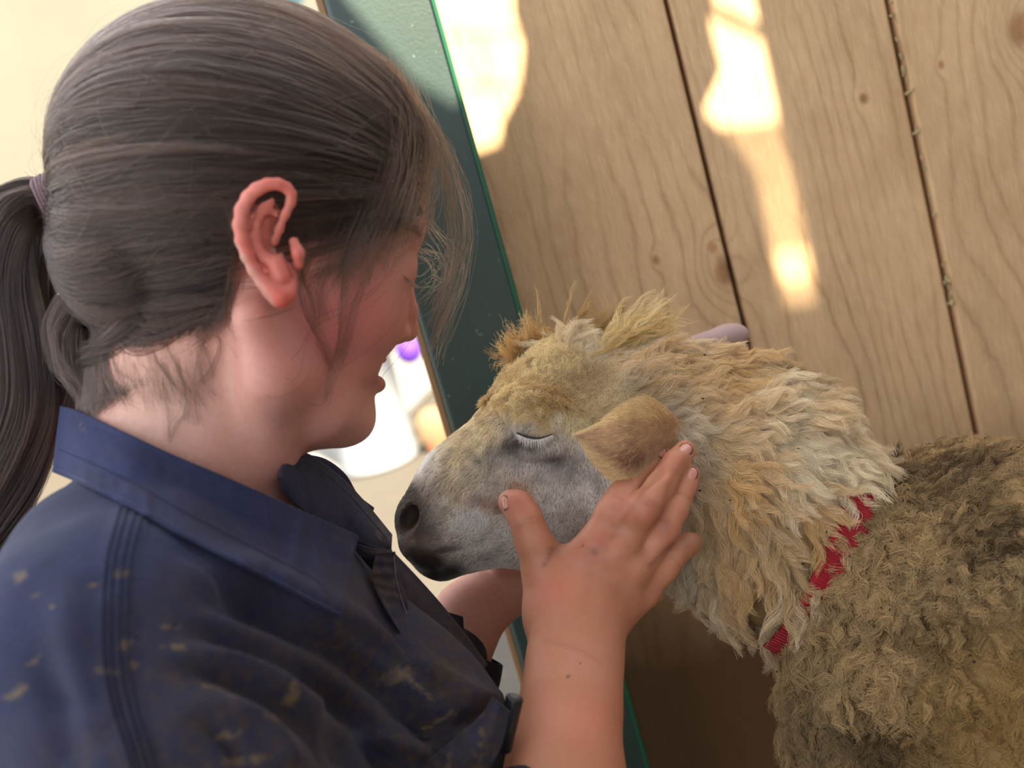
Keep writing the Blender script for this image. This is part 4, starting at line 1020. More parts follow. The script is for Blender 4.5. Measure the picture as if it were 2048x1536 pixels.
# ponytail
def bundle(pts, n, K=26, wave=.004, wf=2.2, frizz=.0012, colr=(.030, .019, .015), name='ponytail', rad=.0001, ends=.2, flat_=.75):
    pts = np.array(pts, float); ctr = spline(np.array([q(*p[:3]) for p in pts]), K); rr = np.interp(np.linspace(0, len(pts) - 1, K), np.arange(len(pts)), [mm(p[3], p[2]) for p in pts])
    T = unit(np.gradient(ctr, axis=0)); A = unit(np.cross(T, FW)); B = np.cross(T, A)
    a = rng.random(n) * 2 * PI; s = np.sqrt(rng.random(n)); x, y = np.cos(a) * s, np.sin(a) * s
    tw = np.linspace(0, 1.0, K)
    ca_, sa_ = np.cos(tw * .8), np.sin(tw * .8)
    X = x[:, None] * ca_ - y[:, None] * sa_; Y = x[:, None] * sa_ + y[:, None] * ca_
    key = np.stack([x * 3, y * 3, np.zeros(n)], -1); cl = vnoise(key, 1.0, 77) * 3; 
    wv = np.sin(wf * 6.28 * tw[None] + cl[:, None] * 2) * wave * tw[None] ** .6
    P = ctr[None] + A[None] * (X * rr[None] + wv)[..., None] + B[None] * (Y * rr[None] * flat_)[..., None]
    P = P + spline(rng.normal(0, 1, (n, 6, 3)), K) * frizz * np.linspace(.1, 1, K)[None, :, None]
    cut = 1 - rng.random(n) * ends   # uneven ends
    tt = cut[:, None] * np.linspace(0, 1, K)[None] * (K - 1); i = np.minimum(tt.astype(int), K - 2); f = (tt - i)[..., None]; ar = np.arange(n)[:, None]
    P = P[ar, i] * (1 - f) + P[ar, i + 1] * f
    return hair_curve(name, P, rad, hcol(n, colr) * (1 + .6 * np.clip(vnoise(key, 2.0, 5), -.6, 1))[:, None])
bundle([(112, 398, .664, 30), (96, 394, .664, 27), (58, 402, .664, 46), (20, 455, .664, 78), (2, 560, .667, 96), (14, 690, .67, 104), (20, 820, .675, 100), (-20, 960, .68, 92), (-70, 1100, .68, 62), (-100, 1200, .68, 20)], 15000)
# hair tie: stacked elastic loops
c0, c1 = q(84, 352, .664), q(121, 432, .664); mid = (c0 + c1) / 2; ax_ = unit(c1 - c0); side = unit(np.cross(ax_, FW))
for j in range(5):
    P = []
    for a in np.linspace(0, 2 * PI, 30):
        P.append(mid + side * ((j - 2) * .0021 + .0004 * math.sin(3 * a + j)) + ax_ * (.0123 - .0004 * abs(j - 2)) * math.cos(a) + FW * .0115 * math.sin(a))
    o = mk('hair_tie', *tube(np.array(P), .0012, 8, False), TIEM if j else (TIEM := flat('mauve_elastic', lin(128, 104, 112), .8)), person)
# loose hair below the tie and at the nape
bundle([(150, 600, .655, 40), (135, 660, .655, 50), (150, 720, .65, 46), (180, 770, .645, 34), (200, 820, .642, 18)], 1400, 16, .003, 1.2, .0010, name='nape_hair', ends=.35)
bundle([(118, 640, .67, 30), (125, 720, .672, 36), (120, 800, .676, 40), (110, 900, .68, 40)], 1200, 16, .002, 1, .001, name='nape_hair', ends=.3)
bundle([(300, 640, .632, 60), (240, 690, .634, 46), (190, 720, .642, 36), (150, 742, .652, 20)], 1200, 14, .002, 1, .001, name='nape_hair', ends=.4)
def hit(fields, px, py, lo=.48, hi=.80, n=220):
    px, py = np.atleast_1d(px).astype(float), np.atleast_1d(py).astype(float)
    ds = np.linspace(lo, hi, n); R = RT[None] * ((px - 1024) / FPX)[:, None] - UP[None] * ((py - 768) / FPX)[:, None] + FW[None]
    P = CAMLOC + R[:, None] * ds[None, :, None]; sh_ = P.shape; v = np.min([f(P.reshape(-1, 3)).reshape(sh_[:2]) for f in fields], 0)
    neg = v < 0; i = np.argmax(neg, 1); ok = neg.any(1); i = np.clip(i, 1, n - 1); ar = np.arange(len(px)); a, b = v[ar, i - 1], v[ar, i]
    d = ds[i - 1] + (ds[1] - ds[0]) * np.clip(a / (a - b + 1e-9), 0, 1)
    return np.where(ok, d, np.nan)
def wisps(name, guides, per, spread0, spread1, lift=.004, K=20, rad=.00008, colr=(.040, .027, .020), onface=True, dflt=.64, curl=.0):
    out = []
    for g in guides:
        pts = np.array(g, float)[:, :2]; n = per
        sp = np.interp(np.arange(len(pts)), [0, len(pts) - 1], [spread0, spread1])
        X = pts[None] + rng.normal(0, 1, (n, 1, 2)) * sp[None, :, None] * .8 + rng.normal(0, 1, (n, len(pts), 2)) * sp[None, :, None] * .45
        X3 = spline(np.concatenate([X, np.zeros((n, len(pts), 1))], 2), K)
        if len(g[0]) > 2: dep = np.interp(np.linspace(0, len(g) - 1, K), np.arange(len(g)), [p[2] for p in g])[None] + rng.normal(0, .004, (n, 1))
        else:
            gx_ = spline(np.concatenate([pts, np.zeros((len(pts), 1))], 1), K); hd_ = hit([hd], gx_[:, 0], gx_[:, 1]); okk = ~np.isnan(hd_)
            hd_ = np.interp(np.arange(K), np.nonzero(okk)[0], hd_[okk]) if okk.any() else np.full(K, dflt)
            hd_ = np.convolve(np.pad(hd_, 2, 'edge'), np.ones(5) / 5, 'valid')
            dep = hd_[None] - lift * (.5 + rng.random((n, 1)))
        dep = np.broadcast_to(dep, (n, K)) + .007 * np.linspace(1, 0, K)[None] ** 5
        P = CAMLOC + ((X3[..., 0] - 1024) / FPX * dep)[..., None] * RT - ((X3[..., 1] - 768) / FPX * dep)[..., None] * UP + dep[..., None] * FW
        out.append(P)
    P = np.concatenate(out); return hair_curve(name, P, rad, hcol(len(P), colr))
# forelock hanging free in front of the face
wisps('fringe', [[(800, 190, .655), (850, 235, .665), (895, 300, .68), (925, 385, .69), (938, 470, .692), (922, 570, .69), (890, 640, .688), (868, 705, .686)],
                 [(805, 200, .65), (845, 240, .66), (880, 310, .675), (908, 400, .685), (915, 490, .69), (900, 580, .69), (872, 660, .685)],
                 [(800, 215, .65), (850, 270, .66), (888, 360, .672), (900, 450, .68), (893, 540, .68), (868, 610, .68)]], 30, 6, 13, rad=.00009, colr=(.016, .011, .009))
wisps('fringe', [[(850, 440, .685), (880, 480, .69), (905, 520, .69), (880, 560, .69), (850, 575, .69)], [(840, 500, .685), (870, 520, .69), (880, 560, .69), (850, 590, .69)]], 12, 8, 26, colr=(.12, .085, .06), rad=.00007)
# fringe combed down over temple and brow
gs = []
for u in np.linspace(0, 1, 14):
    x0_, y0_ = 760 + 75 * u, 130 + 75 * u; x1_, y1_ = 660 + 180 * u, 560 + 20 * math.sin(u * 5) - 80 * u
    gs.append([(x0_, y0_), (x0_ + 26 * u + 8, y0_ + 90), (x0_ + 22 * u + 4, y0_ + 190), ((x0_ + x1_) / 2 + 16 * u, (y0_ + 190 + y1_) / 2 + 10), (x1_, y1_)])
wisps('fringe', gs, 26, 14, 20, lift=.007, rad=.00009, colr=(.040, .027, .020))
gs = [[(660, 430), (640, 480), (612, 530), (600, 580), (618, 640), (650, 700), (664, 742)], [(700, 430), (690, 520), (684, 600), (680, 680), (664, 740), (652, 800)],
      [(760, 500), (730, 560), (705, 620), (690, 680), (676, 730)], [(640, 440), (615, 470), (606, 540), (630, 600), (640, 660)], [(720, 240), (706, 330), (698, 430), (692, 520), (690, 600)],
      [(700, 450), (650, 500), (618, 520), (600, 560)], [(735, 460), (690, 520), (650, 550), (640, 600), (655, 640)], [(640, 420), (660, 470), (650, 530), (620, 560)]]
wisps('temple_wisps', gs, 16, 5, 9, lift=.003, rad=.00008)
# curls and wisps on the neck
gs = [[(405, 655), (350, 665), (332, 690), (345, 720), (368, 770), (372, 820), (352, 850), (338, 880)], [(300, 680), (310, 720), (340, 760), (368, 800), (372, 840)], [(420, 650), (440, 690), (425, 740), (400, 770)],
      [(380, 660), (400, 680), (420, 720), (424, 760)], [(330, 720), (325, 780), (335, 830), (338, 878)], [(440, 630), (410, 680), (395, 730), (390, 790), (398, 850)]]
wisps('neck_wisps', gs, 9, 3, 5, lift=.002, rad=.00008)
gs = [[(200 + 24 * i, 690 - 4 * i), (206 + 24 * i, 730), (214 + 25 * i, 765 + 8 * (i % 3)), (226 + 25 * i, 795 + 10 * (i % 2))] for i in range(9)]
wisps('neck_wisps', gs, 26, 9, 12, lift=.0012, rad=.00006, colr=(.06, .042, .03))
gs = [[(470, 420), (466, 500), (455, 580), (430, 640), (380, 680)], [(472, 480), (462, 560), (440, 620), (400, 660)], [(468, 540), (450, 610), (420, 660)]]
wisps('neck_wisps', gs, 60, 10, 16, lift=.002, rad=.00007)
gs = [[(455, 640), (490, 642), (540, 632), (585, 618)]]; wisps('neck_wisps', gs, 2, 1, 1, lift=.001, rad=.00008)
# lashes and brow
gs = [[(800 + 3 * i, 545 + 3 * i, .652), (814 + 3 * i, 560 + 3 * i, .653), (828 + 3 * i, 570 + 2 * i, .656)] for i in range(4)]
wisps('eyelashes', gs, 7, 1, 3, rad=.00009, colr=(.03, .02, .015))
gs = [[(770, 452), (800, 446), (828, 455), (842, 470)]]; wisps('eyebrow', gs, 60, 5, 4, lift=.001, rad=.00007, colr=(.07, .045, .03))
# ------------------------------------------------------------------ her shirt
sf = Field()
sf.add([rc(q(310, 1120, .642), q(470, 1240, .655), mm(200, .645), mm(215, .655))], .02)
sf.add([rc(q(345, 1135, .70), q(430, 1260, .715), .061, .066)], .02)
sf.add([rc(q(190, 1135, .60), q(300, 1100, .64), mm(165, .6), mm(185, .64))], .02)
sf.add([rc(q(225, 1310, .552), q(330, 1560, .545), mm(290, .552), mm(300, .545)), rc(q(330, 1560, .545), q(620, 2050, .52), mm(300, .545), .050)], .03)
sf.add([rc(q(560, 1252, .68), q(742, 1500, .68), mm(206, .68), mm(246, .68)), rc(q(742, 1500, .68), q(800, 2000, .68), mm(248, .68), .085)], .03)
sf.add([rc(q(300, 1180, .60), q(520, 1300, .62), mm(190, .6), mm(200, .62))], .03)
sf.add([rc(q(700, 1205, .775), q(862, 1410, .80), mm(104, .775), mm(106, .80)), rc(q(862, 1410, .80), q(790, 1700, .80), mm(106, .8), .045)], .02)
sf.add([rc(q(906, 1312, .812), q(868, 1440, .808), mm(68, .81), mm(104, .81))], .008)
sf.add([rc(q(620, 2050, .52), q(1090, 1760, .605), .050, .044)], .03)                                   # near sleeve, rolled at the forearm
sf.add([rc(q(400, 1700, .66), q(520, 2700, .66), .12, .115)], .05)                                       # trunk down to the waist
SV, SF_ = poly(sf, .0030, newton=2)
sx, sy, sdp = pr(SV); sn = unit(sf.grad(SV))
def seg_dist(px, py, pts):
    best = np.full(len(px), 1e9); 
    for (x0, y0), (x1, y1) in zip(pts[:-1], pts[1:]):
        dx, dy = x1 - x0, y1 - y0; t = np.clip(((px - x0) * dx + (py - y0) * dy) / (dx * dx + dy * dy), 0, 1)
        best = np.minimum(best, np.hypot(px - x0 - t * dx, py - y0 - t * dy))
    return best
def curve2(pts, n=24): return [tuple(p[:2]) for p in spline([(*p, 0) for p in pts], n)]
FOLDS = [([(350, 1190), (520, 1225), (700, 1330), (860, 1460), (920, 1560)], 34, -8.5), ([(330, 1120), (500, 1150), (700, 1250), (880, 1370), (990, 1420)], 34, 5.5),
         ([(310, 1255), (470, 1275), (600, 1340), (720, 1450), (790, 1560)], 26, -7), ([(330, 1225), (490, 1245), (640, 1310), (800, 1430)], 22, 4), ([(300, 1340), (430, 1345), (540, 1390), (640, 1470), (690, 1560)], 24, -5.5),
         ([(310, 1300), (450, 1308), (560, 1350), (660, 1430)], 20, 4.5), ([(320, 1400), (420, 1405), (520, 1440), (600, 1540)], 22, 4), ([(340, 1440), (420, 1460), (500, 1540)], 18, -4.5),
         ([(560, 1190), (680, 1250), (800, 1330), (900, 1400)], 16, -4), ([(700, 1180), (760, 1240), (830, 1330)], 14, -5), ([(600, 1420), (760, 1480), (900, 1500), (1000, 1440)], 18, 3.5),
         ([(20, 1230), (90, 1330), (130, 1460), (140, 1560)], 36, -3.2), ([(180, 1090), (140, 1200), (150, 1330), (190, 1500)], 40, 3.0), ([(60, 1120), (160, 1160), (240, 1180)], 22, -2.2), ([(0, 1420), (100, 1400), (220, 1430)], 24, -2.5),
         ([(290, 1070), (380, 1110), (480, 1180), (560, 1220)], 14, -4), ([(740, 1380), (860, 1440), (960, 1440)], 14, -3), ([(860, 1350), (920, 1390), (1000, 1402)], 12, 3)]
dsp = np.zeros(len(SV))
for pts, w, a in FOLDS:
    c = curve2(pts); d = seg_dist(sx, sy, c)
    # fade at both ends
    e = np.hypot(sx - c[-1][0], sy - c[-1][1]); e0 = np.hypot(sx - c[0][0], sy - c[0][1])
    dsp += 1.5 * a * 1e-3 * np.exp(-(d / w) ** 2) * sstep(0, w * 2.5, e + w * .4) * sstep(0, 190, e0)
fr_ = (sn @ -FW > -.2) & (sx < 1060)
dsp = dsp * fr_ + .0011 * fbm(SV * np.array([1, 1, 1]), 26, 3)
band = seg_dist(sx, sy, curve2([(268, 1010), (240, 1120), (232, 1250), (242, 1380), (290, 1560)])); dsp += fr_ * .0012 * sstep(38, 31, band)
SV2 = SV + sn * dsp[:, None]
P3 = SV
dn = fbm(SV, 18, 61); dn2 = fbm(SV, 60, 62)
gr = sstep(-160, 420, (sx - 330) * .55 + (sy - 1180) * .8 + dn * 160) * .9  # grime towards the lower right, also darkening the shaded chest by colour
gr = np.maximum(gr, np.exp(-((sx - 860) ** 2 / 150 ** 2 + (sy - 1340) ** 2 / 90 ** 2)) * .8)
spl = np.zeros(len(SV))
for (x, y, rx, ry, a) in ((38, 1155, 20, 14, 0), (72, 1190, 14, 6, 30), (245, 1148, 30, 9, 5), (190, 1165, 20, 6, 10), (215, 1345, 26, 12, -10), (250, 1290, 24, 12, 20), (24, 1390, 34, 12, 30), (345, 1255, 34, 6, 0), (350, 1295, 38, 7, -4), (270, 1330, 22, 8, 10),
                          (440, 1372, 50, 6, -6), (540, 1432, 34, 12, 20), (585, 1385, 22, 8, -60), (455, 1470, 40, 9, 14), (480, 1398, 40, 5, 0), (110, 1215, 8, 6, 0), (60, 1325, 26, 5, 40), (480, 1520, 60, 10, 5), (830, 1370, 50, 7, -35), (800, 1350, 26, 14, 10), (900, 1430, 34, 6, 30), (390, 1195, 10, 4, 0)):
    ca_, sa_ = math.cos(math.radians(a)), math.sin(math.radians(a)); dx, dy = sx - x, sy - y; u, v = (dx * ca_ - dy * sa_) / rx, (dx * sa_ + dy * ca_) / ry
    spl = np.maximum(spl, np.exp(-(u * u + v * v) * .7))
dirt = np.stack([spl, np.clip(gr, 0, 1), np.clip(.5 + dn2, 0, 1)], 1)
def cloth(name, wv=1.0, navy=(33, 37, 62), dark=(17, 22, 46)):
    c = NT(name); tc = c.n('ShaderNodeNewGeometry').outputs['Position']; at = c.attr('dirt').outputs['Color']
    sp = c.n('ShaderNodeSeparateColor', i_0=at).outputs
    nn = c.noise(tc, 170, 4, .65); big = c.noise(tc, 22, 4, .6)
    col = c.mix(c.rng(big, .35, .7), (*lin(*navy), 1), (*lin(*[int(v * 1.25) for v in navy]), 1))
    fine = c.noise(tc, 1400, 2); col = c.mix(c.rng(fine, .3, .8, 0, .3), col, (*lin(92, 98, 132), 1))
    brown = c.mix(c.rng(nn, .35, .65), (*lin(34, 28, 24), 1), (*lin(72, 57, 39), 1))
    col = c.mix(c.math('MULTIPLY', sp[1], c.rng(c.math('ADD', c.math('MULTIPLY', big, .6), c.math('MULTIPLY', nn, .4)), .36, .58, .25, .92)), col, brown)
    mud = c.rng(c.math('ADD', sp[0], c.math('MULTIPLY', c.math('SUBTRACT', nn, .5), 1.3)), .42, 1.05, 0, .75)
    col = c.mix(mud, col, (*lin(124, 106, 80), 1))
    c.P(Base_Color=col, Roughness=.82, Specular_IOR_Level=.25, Sheen_Weight=.08, Sheen_Roughness=.4)
    h = c.math('ADD', fine, c.math('MULTIPLY', c.noise(tc, 240, 3), 1.2)); c.bump(h, .35, .0006); return c.m
cm = cloth('navy_cotton')
shirt = mk('shirt', SV2, SF_, cm, person, attrs={'dirt': dirt}); shirt['label'] = 'muddy navy cotton work shirt'
# surface finder on the folded cloth
from mathutils.bvhtree import BVHTree
T4 = [tuple(f) for f in SF_.tolist()]; bvh = BVHTree.FromPolygons([tuple(v) for v in SV2.tolist()], T4)
def cast(px, py, dflt=None):
    v = ray(px, py); L = np.linalg.norm(v); h = bvh.ray_cast(Vector(CAMLOC), Vector(v / L), 1.2)
    if h[0] is None: return dflt
    return np.array(h[0])
def depth_at(px, py):
    p = cast(px, py); return np.nan if p is None else float(pr(p)[2])
def fill(a):
    a = np.array(a, float); ok = ~np.isnan(a); return np.interp(np.arange(len(a)), np.nonzero(ok)[0], a[ok]) if ok.any() else a
def sheet(name, A, Bq, nu, nv, th=.0014, off=.0022, bulge=.002, mat=cm, gr=.3, sp=0.0, parent=None, pucker=None, dirtf=None, drape=True, rim=.0009):
    """cloth panel between two edge curves (px,py,d); draped over shirt and neck, with thickness and rolled hems"""
    A = np.array(A, float); Bq = np.array(Bq, float)
    a = spline(A, nu); b = spline(Bq, nu); P = []; UVs = []
    for i in range(nu):
        for j in range(nv):
            t = j / (nv - 1); u = i / (nu - 1); c = a[i] * (1 - t) + b[i] * t; UVs.append((u, t)); P.append(c)
    P = np.array(P); UVs = np.array(UVs); px, py, d = P.T
    d = d - bulge * np.sin(PI * UVs[:, 1])
    if drape:
        hs = np.array([depth_at(x, y) for x, y in zip(px, py)]); hn_ = hit([hd], px, py, .5, .78, 150)
        lim = np.fmin(hs, hn_); lim = np.where(np.isnan(lim), 9, lim) - off; d = np.minimum(d, lim)
        g = d.reshape(nu, nv)
        for _ in range(3):
            gp_ = np.pad(g, 1, 'edge'); av = (gp_[:-2, 1:-1] + gp_[2:, 1:-1] + gp_[1:-1, :-2] + gp_[1:-1, 2:]) / 4; g = np.minimum(g, av)
        d = g.ravel()
    if pucker is not None: d = d + pucker(UVs[:, 0], UVs[:, 1], px, py)
    e = np.minimum.reduce([UVs[:, 1], 1 - UVs[:, 1], UVs[:, 0] * 3, (1 - UVs[:, 0]) * 3]); d = d - rim * np.exp(-(e / .06) ** 2)
    W0 = CAMLOC + ((px - 1024) / FPX * d)[:, None] * RT - ((py - 768) / FPX * d)[:, None] * UP + d[:, None] * FW
    V = np.concatenate([W0, W0 + FW * th]); n = nu * nv; F = []
    for i in range(nu - 1):
        for j in range(nv - 1):
            k = i * nv + j; F += [(k, k + nv, k + nv + 1, k + 1), (n + k, n + k + 1, n + k + nv + 1, n + k + nv)]
    ed = [i * nv for i in range(nu)] + [(nu - 1) * nv + j for j in range(1, nv)] + [i * nv + nv - 1 for i in range(nu - 2, -1, -1)] + [j for j in range(nv - 2, 0, -1)]
    for x, y in zip(ed, ed[1:] + ed[:1]): F.append((x, n + x, n + y, y))
    dr = np.stack([np.full(2 * n, sp), np.full(2 * n, gr), np.full(2 * n, .5)], 1)
    if dirtf is not None: r_ = dirtf(np.tile(px, 2), np.tile(py, 2)); dr[:, 0] = r_[0]; dr[:, 1] = r_[1]
    o = mk(name, V, F, mat, parent or person, attrs={'dirt': dr})
    return o
def stitches(name, pts, off=.0016, step=5.2, ln=3.6, rad=.00026, col=(76, 88, 128), parent=None, surf=None):
    """a row of separate raised thread stitches as one piece"""
    c = np.array(curve2(pts, 200)); s = np.concatenate([[0], np.cumsum(np.hypot(*np.diff(c, axis=0).T))]); n = int(s[-1] / step); Vs, Fs, n0 = [], [], 0
    for k in range(n):
        p0 = [np.interp(k * step, s, c[:, i]) for i in (0, 1)]; p1 = [np.interp(k * step + ln, s, c[:, i]) for i in (0, 1)]
        d0_, d1_ = surf(*p0), surf(*p1)
        if d0_ is None or d1_ is None or np.isnan(d0_) or np.isnan(d1_): continue
        V, F = tube(np.array([q(*p0, d0_ - off * .3), q((p0[0] + p1[0]) / 2, (p0[1] + p1[1]) / 2, (d0_ + d1_) / 2 - off), q(*p1, d1_ - off * .3)]), rad, 5)
        Vs.append(V); Fs += [tuple(i + n0 for i in f) for f in F]; n0 += len(V)
    if Vs:
        o = mk(name, np.concatenate(Vs), Fs, flat('thread_%d' % col[0], lin(*col), .8), parent or shirt)
        if parent is None: o.location = (0, 0, 0)
        o['kind'] = 'stuff'; return o
def fixloc(o): o.location = (0, 0, 0); return o
# yoke and sleeve seams: four rows
for dx in (-27, -12, 6, 22):
    stitches('seam_stitching', [(268 + dx, 1012), (240 + dx, 1120), (232 + dx, 1250), (242 + dx, 1380), (290 + dx * .9, 1545)], col=(30, 34, 56), surf=depth_at, off=.0010, step=6, ln=5, rad=.0004)
# near collar leaf
def puck(u, t, px, py):
    z = np.stack([px, py, px * 0], 1); n_ = vnoise(z, 1 / 17.0, 4)
    s = np.sin(px * .21 + 3 * vnoise(z, 1 / 60.0, 2)) * np.exp(-((t - .80) / .13) ** 2) * .0007
    k = -.0035 * np.exp(-((px - 590 - (py - 1100) * -.25) / 16) ** 2) + .0030 * np.exp(-((px - 560 - (py - 1100) * -.3) / 18) ** 2) - .0025 * np.exp(-((px - 640 - (py - 1120) * .1) / 15) ** 2)
    return s + .0008 * n_ + k * np.exp(-((t - .5) / .45) ** 2)
def dcol(px, py):
    z = np.stack([px, py, px * 0], 1); sp_ = np.exp(-(((px - 590) / 36) ** 2 + ((py - 1005) / 14) ** 2)) * .62 + np.exp(-(((px - 165) / 14) ** 2 + ((py - 850) / 30) ** 2)) * .55 + .5 * np.exp(-(((px - 640) / 50) ** 2 + ((py - 1215) / 14) ** 2))
    return sp_, np.clip(sstep(420, 760, px) * .55 + .15 * vnoise(z, 1 / 40., 3), 0, 1)
CT = [(120, 812, .652), (160, 824, .632), (250, 866, .606), (340, 908, .600), (440, 950, .604), (540, 994, .616), (630, 1034, .634), (716, 1072, .652)]
CB = [(104, 944, .640), (170, 972, .60), (260, 1015, .572), (350, 1066, .575), (450, 1118, .590), (540, 1164, .603), (620, 1206, .615), (682, 1238, .625)]
cn = sheet('collar_leaf', CT, CB, 90, 26, .0020, .0035, .004, pucker=puck, dirtf=dcol, mat=cloth('collar_cotton', navy=(27, 34, 66)))
_bv = None
def on_obj(o):
    me = o.data; off_ = PB; vs = [tuple(np.array(v.co) + off_) for v in me.vertices]; b = BVHTree.FromPolygons(vs, [tuple(p.vertices) for p in me.polygons])
    def f(px, py):
        v = ray(px, py); h = b.ray_cast(Vector(CAMLOC), Vector(v / np.linalg.norm(v)), 1.5)
        return np.nan if h[0] is None else float(pr(np.array(h[0]))[2])
    return f
sc_ = on_obj(cn)
EB = [(x + 3, y - 9) for x, y, _ in CB]
stitches('collar_stitching', EB, surf=sc_, parent=cn, col=(96, 110, 150)) 
stitches('collar_stitching', [(x + 12, y - 46) for x, y, _ in CB[:-1]] + [(660, 1190)], surf=sc_, parent=cn, col=(44, 52, 86), rad=.00016)
for o in list(D.objects):
    if o.name.startswith('collar_stitching'): o.location = (0, 0, 0)
# far collar leaf, standing away from the throat
def dcol2(px, py): return np.exp(-(((px - 765) / 26) ** 2 + ((py - 1060) / 34) ** 2)) * .6, np.clip(.35 + .4 * sstep(640, 770, px), 0, 1)
fcA = [(556, 950, .634), (566, 928, .640), (586, 912, .654), (612, 906, .676), (650, 930, .700), (690, 962, .712), (735, 1010, .722), (784, 1070, .712)]
fcB = [(558, 962, .634), (568, 984, .636), (590, 1008, .642), (620, 1034, .655), (660, 1058, .672), (700, 1078, .690), (740, 1094, .690), (782, 1106, .692)]
def puck2(u, t, px, py):
    z = np.stack([px, py, px * 0], 1); return np.sin(px * .25 + 2 * vnoise(z, 1 / 50., 6)) * np.exp(-((t - .2) / .12) ** 2) * .0006 + .0010 * vnoise(z, 1 / 22., 9)
cf = sheet('collar_leaf', fcA, fcB, 60, 20, .002, .002, .008, drape=False, pucker=puck2, dirtf=dcol2, mat=cloth('far_collar_cotton', navy=(22, 28, 58)))
sf_ = on_obj(cf); fixloc(stitches('collar_stitching', [(x - 6, y + 12) for x, y, _ in fcA[1:]], surf=sf_, parent=cf, col=(86, 92, 120)))
# back of the far collar, seen over its edge
sheet('collar_leaf', [(606, 908, .735), (650, 918, .742), (690, 948, .744), (716, 990, .742), (748, 1016, .738)], [(640, 935, .742), (672, 960, .744), (700, 990, .744), (722, 1014, .742), (744, 1030, .738)], 20, 6, .002, drape=False, mat=cm, gr=.4)
# collar stand, button band and shirt front
def dcol3(px, py):
    z = np.stack([px, py, px * 0], 1); return .25 + .35 * vnoise(z, 1 / 9., 4), np.clip(.95 - .5 * sstep(1180, 1300, py), 0, 1)
def puck3(u, t, px, py):
    z = np.stack([px, py, px * 0], 1); return (np.sin(u * 46 + 2 * vnoise(z, 1 / 30., 2)) * .0011 + np.sin(u * 21) * .0006) * (1 - .4 * u)
sheet('collar_stand', [(690, 1080, .676), (720, 1090, .672), (752, 1098, .670), (784, 1100, .676)], [(720, 1112, .676), (742, 1118, .672), (762, 1122, .672), (782, 1118, .676)], 16, 8, .002, drape=False, gr=.8)
bb_ = sheet('button_band', [(752, 1106, .660), (744, 1150, .655), (756, 1190, .650), (790, 1250, .646), (840, 1322, .655)], [(790, 1104, .672), (796, 1150, .672), (812, 1200, .670), (832, 1262, .672), (868, 1330, .672)], 60, 12, .0022, drape=False, pucker=puck3, dirtf=dcol3, mat=cloth('band_cotton', navy=(30, 34, 60)))
sb_ = on_obj(bb_); fixloc(stitches('band_stitching', [(788, 1112), (793, 1160), (808, 1212), (836, 1284)], surf=sb_, parent=bb_, col=(130, 130, 140)))
def dcol4(px, py):
    z = np.stack([px, py, px * 0], 1); return .30 * np.exp(-(((px - 870) / 60) ** 2 + ((py - 1240) / 30) ** 2)), np.full(len(px), .95)
sheet('shirt_front', [(786, 1104, .700), (830, 1150, .712), (880, 1206, .722), (930, 1268, .728), (975, 1330, .726)], [(796, 1160, .690), (820, 1215, .690), (850, 1285, .690), (890, 1340, .690), (930, 1385, .690)], 40, 16, .002, drape=False, dirtf=dcol4, pucker=lambda u, t, px, py: .0015 * np.sin(t * 9 + u * 2) * u)
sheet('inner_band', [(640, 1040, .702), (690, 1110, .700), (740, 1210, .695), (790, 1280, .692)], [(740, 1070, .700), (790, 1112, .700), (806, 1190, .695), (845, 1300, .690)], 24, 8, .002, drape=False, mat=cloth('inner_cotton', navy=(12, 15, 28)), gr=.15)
# turned-back far cuff
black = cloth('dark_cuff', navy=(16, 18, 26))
def cuff(path, rad, th, name, mat, n=36, flare=.0, gr=.3):
    path = np.array(path); K = 14; pp = spline(path, K); rr = np.interp(np.linspace(0, 1, K), np.linspace(0, 1, len(rad)), rad); T = unit(np.gradient(pp, axis=0)); A = unit(np.cross(T, FW)); B = np.cross(T, A); V = []
    for lay_ in (0, 1):
        for i in range(K):
            for k in range(n):
                a = 2 * PI * k / n; r_ = rr[i] * (1 + .04 * math.sin(3 * a + i * .5)) - lay_ * th; V.append(pp[i] + (A[i] * math.cos(a) + B[i] * math.sin(a) * .9) * r_)
    F = []; H = K * n
    for i in range(K - 1):
        for k in range(n):
            a, b = i * n + k, i * n + (k + 1) % n; F += [(a, b, b + n, a + n), (H + a, H + a + n, H + b + n, H + b)]
    for k in range(n): b = (k + 1) % n; F += [(k, H + k, H + b, b), ((K - 1) * n + k, (K - 1) * n + b, H + (K - 1) * n + b, H + (K - 1) * n + k)]
    dr = np.tile(np.array([[0, gr, .5]]), (len(V), 1)); return mk(name, V, F, mat, person, attrs={'dirt': dr})
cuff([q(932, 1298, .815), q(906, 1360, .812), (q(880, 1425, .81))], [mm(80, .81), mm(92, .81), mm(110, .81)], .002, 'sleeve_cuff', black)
cuff([q(930, 1243, .829), q(922, 1258, .828)], [mm(63, .825), mm(65, .825)], .002, 'watch_strap', flat('black_strap', lin(18, 18, 22), .5))
cuff([q(1108, 1566, .634), q(1090, 1760, .605)], [mm(112, .63), mm(150, .61)], .0025, 'sleeve_cuff', black)
sheet('sleeve_cuff', [(856, 1214, .775), (885, 1250, .772), (930, 1312, .772), (978, 1392, .775)], [(926, 1234, .785), (930, 1272, .778), (948, 1322, .776), (990, 1394, .78)], 36, 12, .002, .002, .004, mat=black, drape=False, gr=.2)
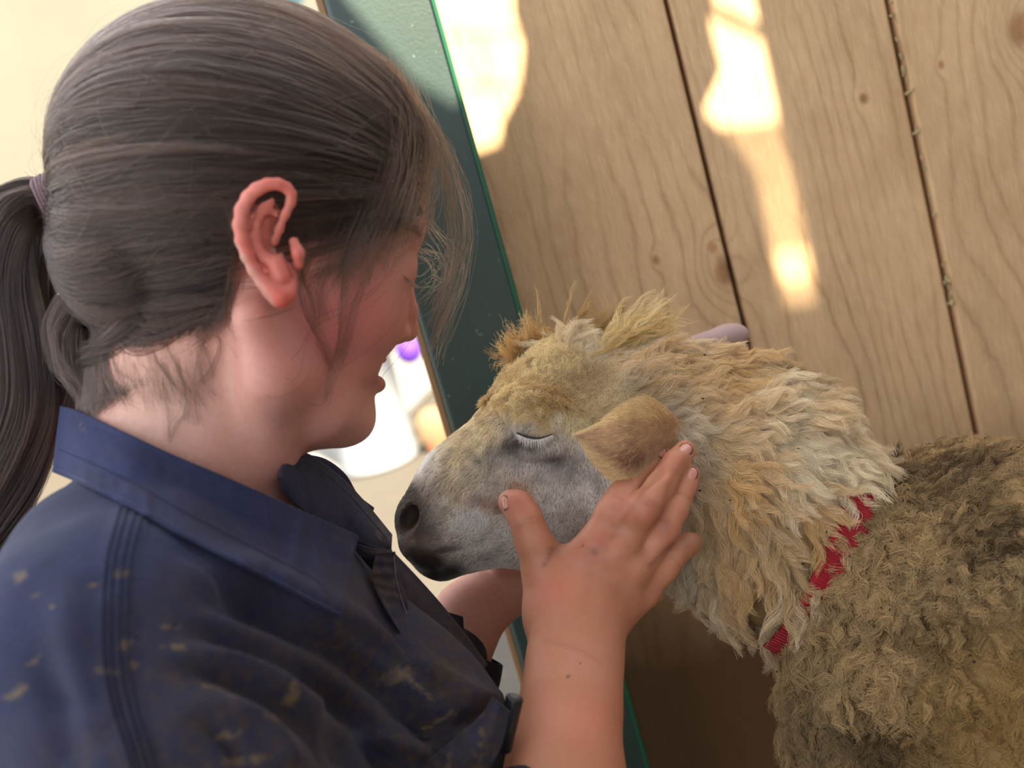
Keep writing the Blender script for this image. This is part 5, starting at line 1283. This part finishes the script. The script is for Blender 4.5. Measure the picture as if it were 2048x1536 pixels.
# breast pocket edge with a dark marker standing in it
sheet('pocket', [(860, 1520, .60), (920, 1470, .60), (965, 1430, .603), (985, 1396, .606)], [(900, 1600, .60), (960, 1560, .60), (1000, 1500, .605), (1020, 1425, .612)], 30, 12, .0025, .003, .004, gr=1.0, pucker=lambda u, t, px, py: .0012 * np.sin(u * 30) * np.exp(-(t / .25) ** 2), dirtf=lambda px, py: (.25 + .2 * np.sin(px * .1), np.full(len(px), .95)))
pn = q(1005, 1500, .622); pen = empty('marker_pen', pn); tag(pen, 'short black marker tube standing in the muddy shirt pocket', 'marker')
a, b = q(1030, 1392, .620), q(1004, 1502, .622); 
o = mk('barrel', *tube(np.array([a + (b - a) * t for t in (0, .02, .05, .5, .97, 1)]), np.array([.0038, .0046, .0048, .0048, .0048, .004]), 20), flat('black_plastic', lin(24, 27, 33), .35), pen)
o = mk('cap_ring', *tube(np.array([a + (b - a) * t for t in (-.015, .0, .012)]), np.array([.0026, .0030, .0024]), 16), flat('grey_ring', lin(90, 92, 96), .4), pen)
# trousers and boots below the frame: she squats beside the sheep
tf = Field(); hip = q(470, 2700, .66); hip[2] = max(hip[2], .30)
kA = np.array([hip[0] + .18, hip[1] - .10, .40]); kB = np.array([hip[0] + .18, hip[1] + .14, .40]); 
for kk, s in ((kA, -1), (kB, 1)):
    hh_ = hip + np.array([0, s * .08, -.02]); an = kk + np.array([-.06, s * .02, 0]); an[2] = .10
    tf.add([rc(hh_, kk, .095, .07), rc(kk, an, .065, .05)], .03)
tf.add([rc(hip + [0, -.06, .02], hip + [0, .06, .02], .12, .12)], .03)
V, F = poly(tf, .008, newton=1); mk('trousers', V, F, flat('dark_trousers', lin(40, 44, 56), .85), person)
for kk, s in ((kA, -1), (kB, 1)):
    an = kk + np.array([-.06, s * .02, 0]); an[2] = .10
    bf = Field().add([rc(an, an * [1, 1, 0] + [0, 0, .05], .048, .045), rc(an * [1, 1, 0] + [0, 0, .042], an * [1, 1, 0] + [.15, 0, .036], .042, .036)], .02)
    V, F = poly(bf, .006, newton=1); V[:, 2] = np.maximum(V[:, 2], .002); mk('boot', V, F, flat('brown_boot', lin(60, 44, 32), .7), person)
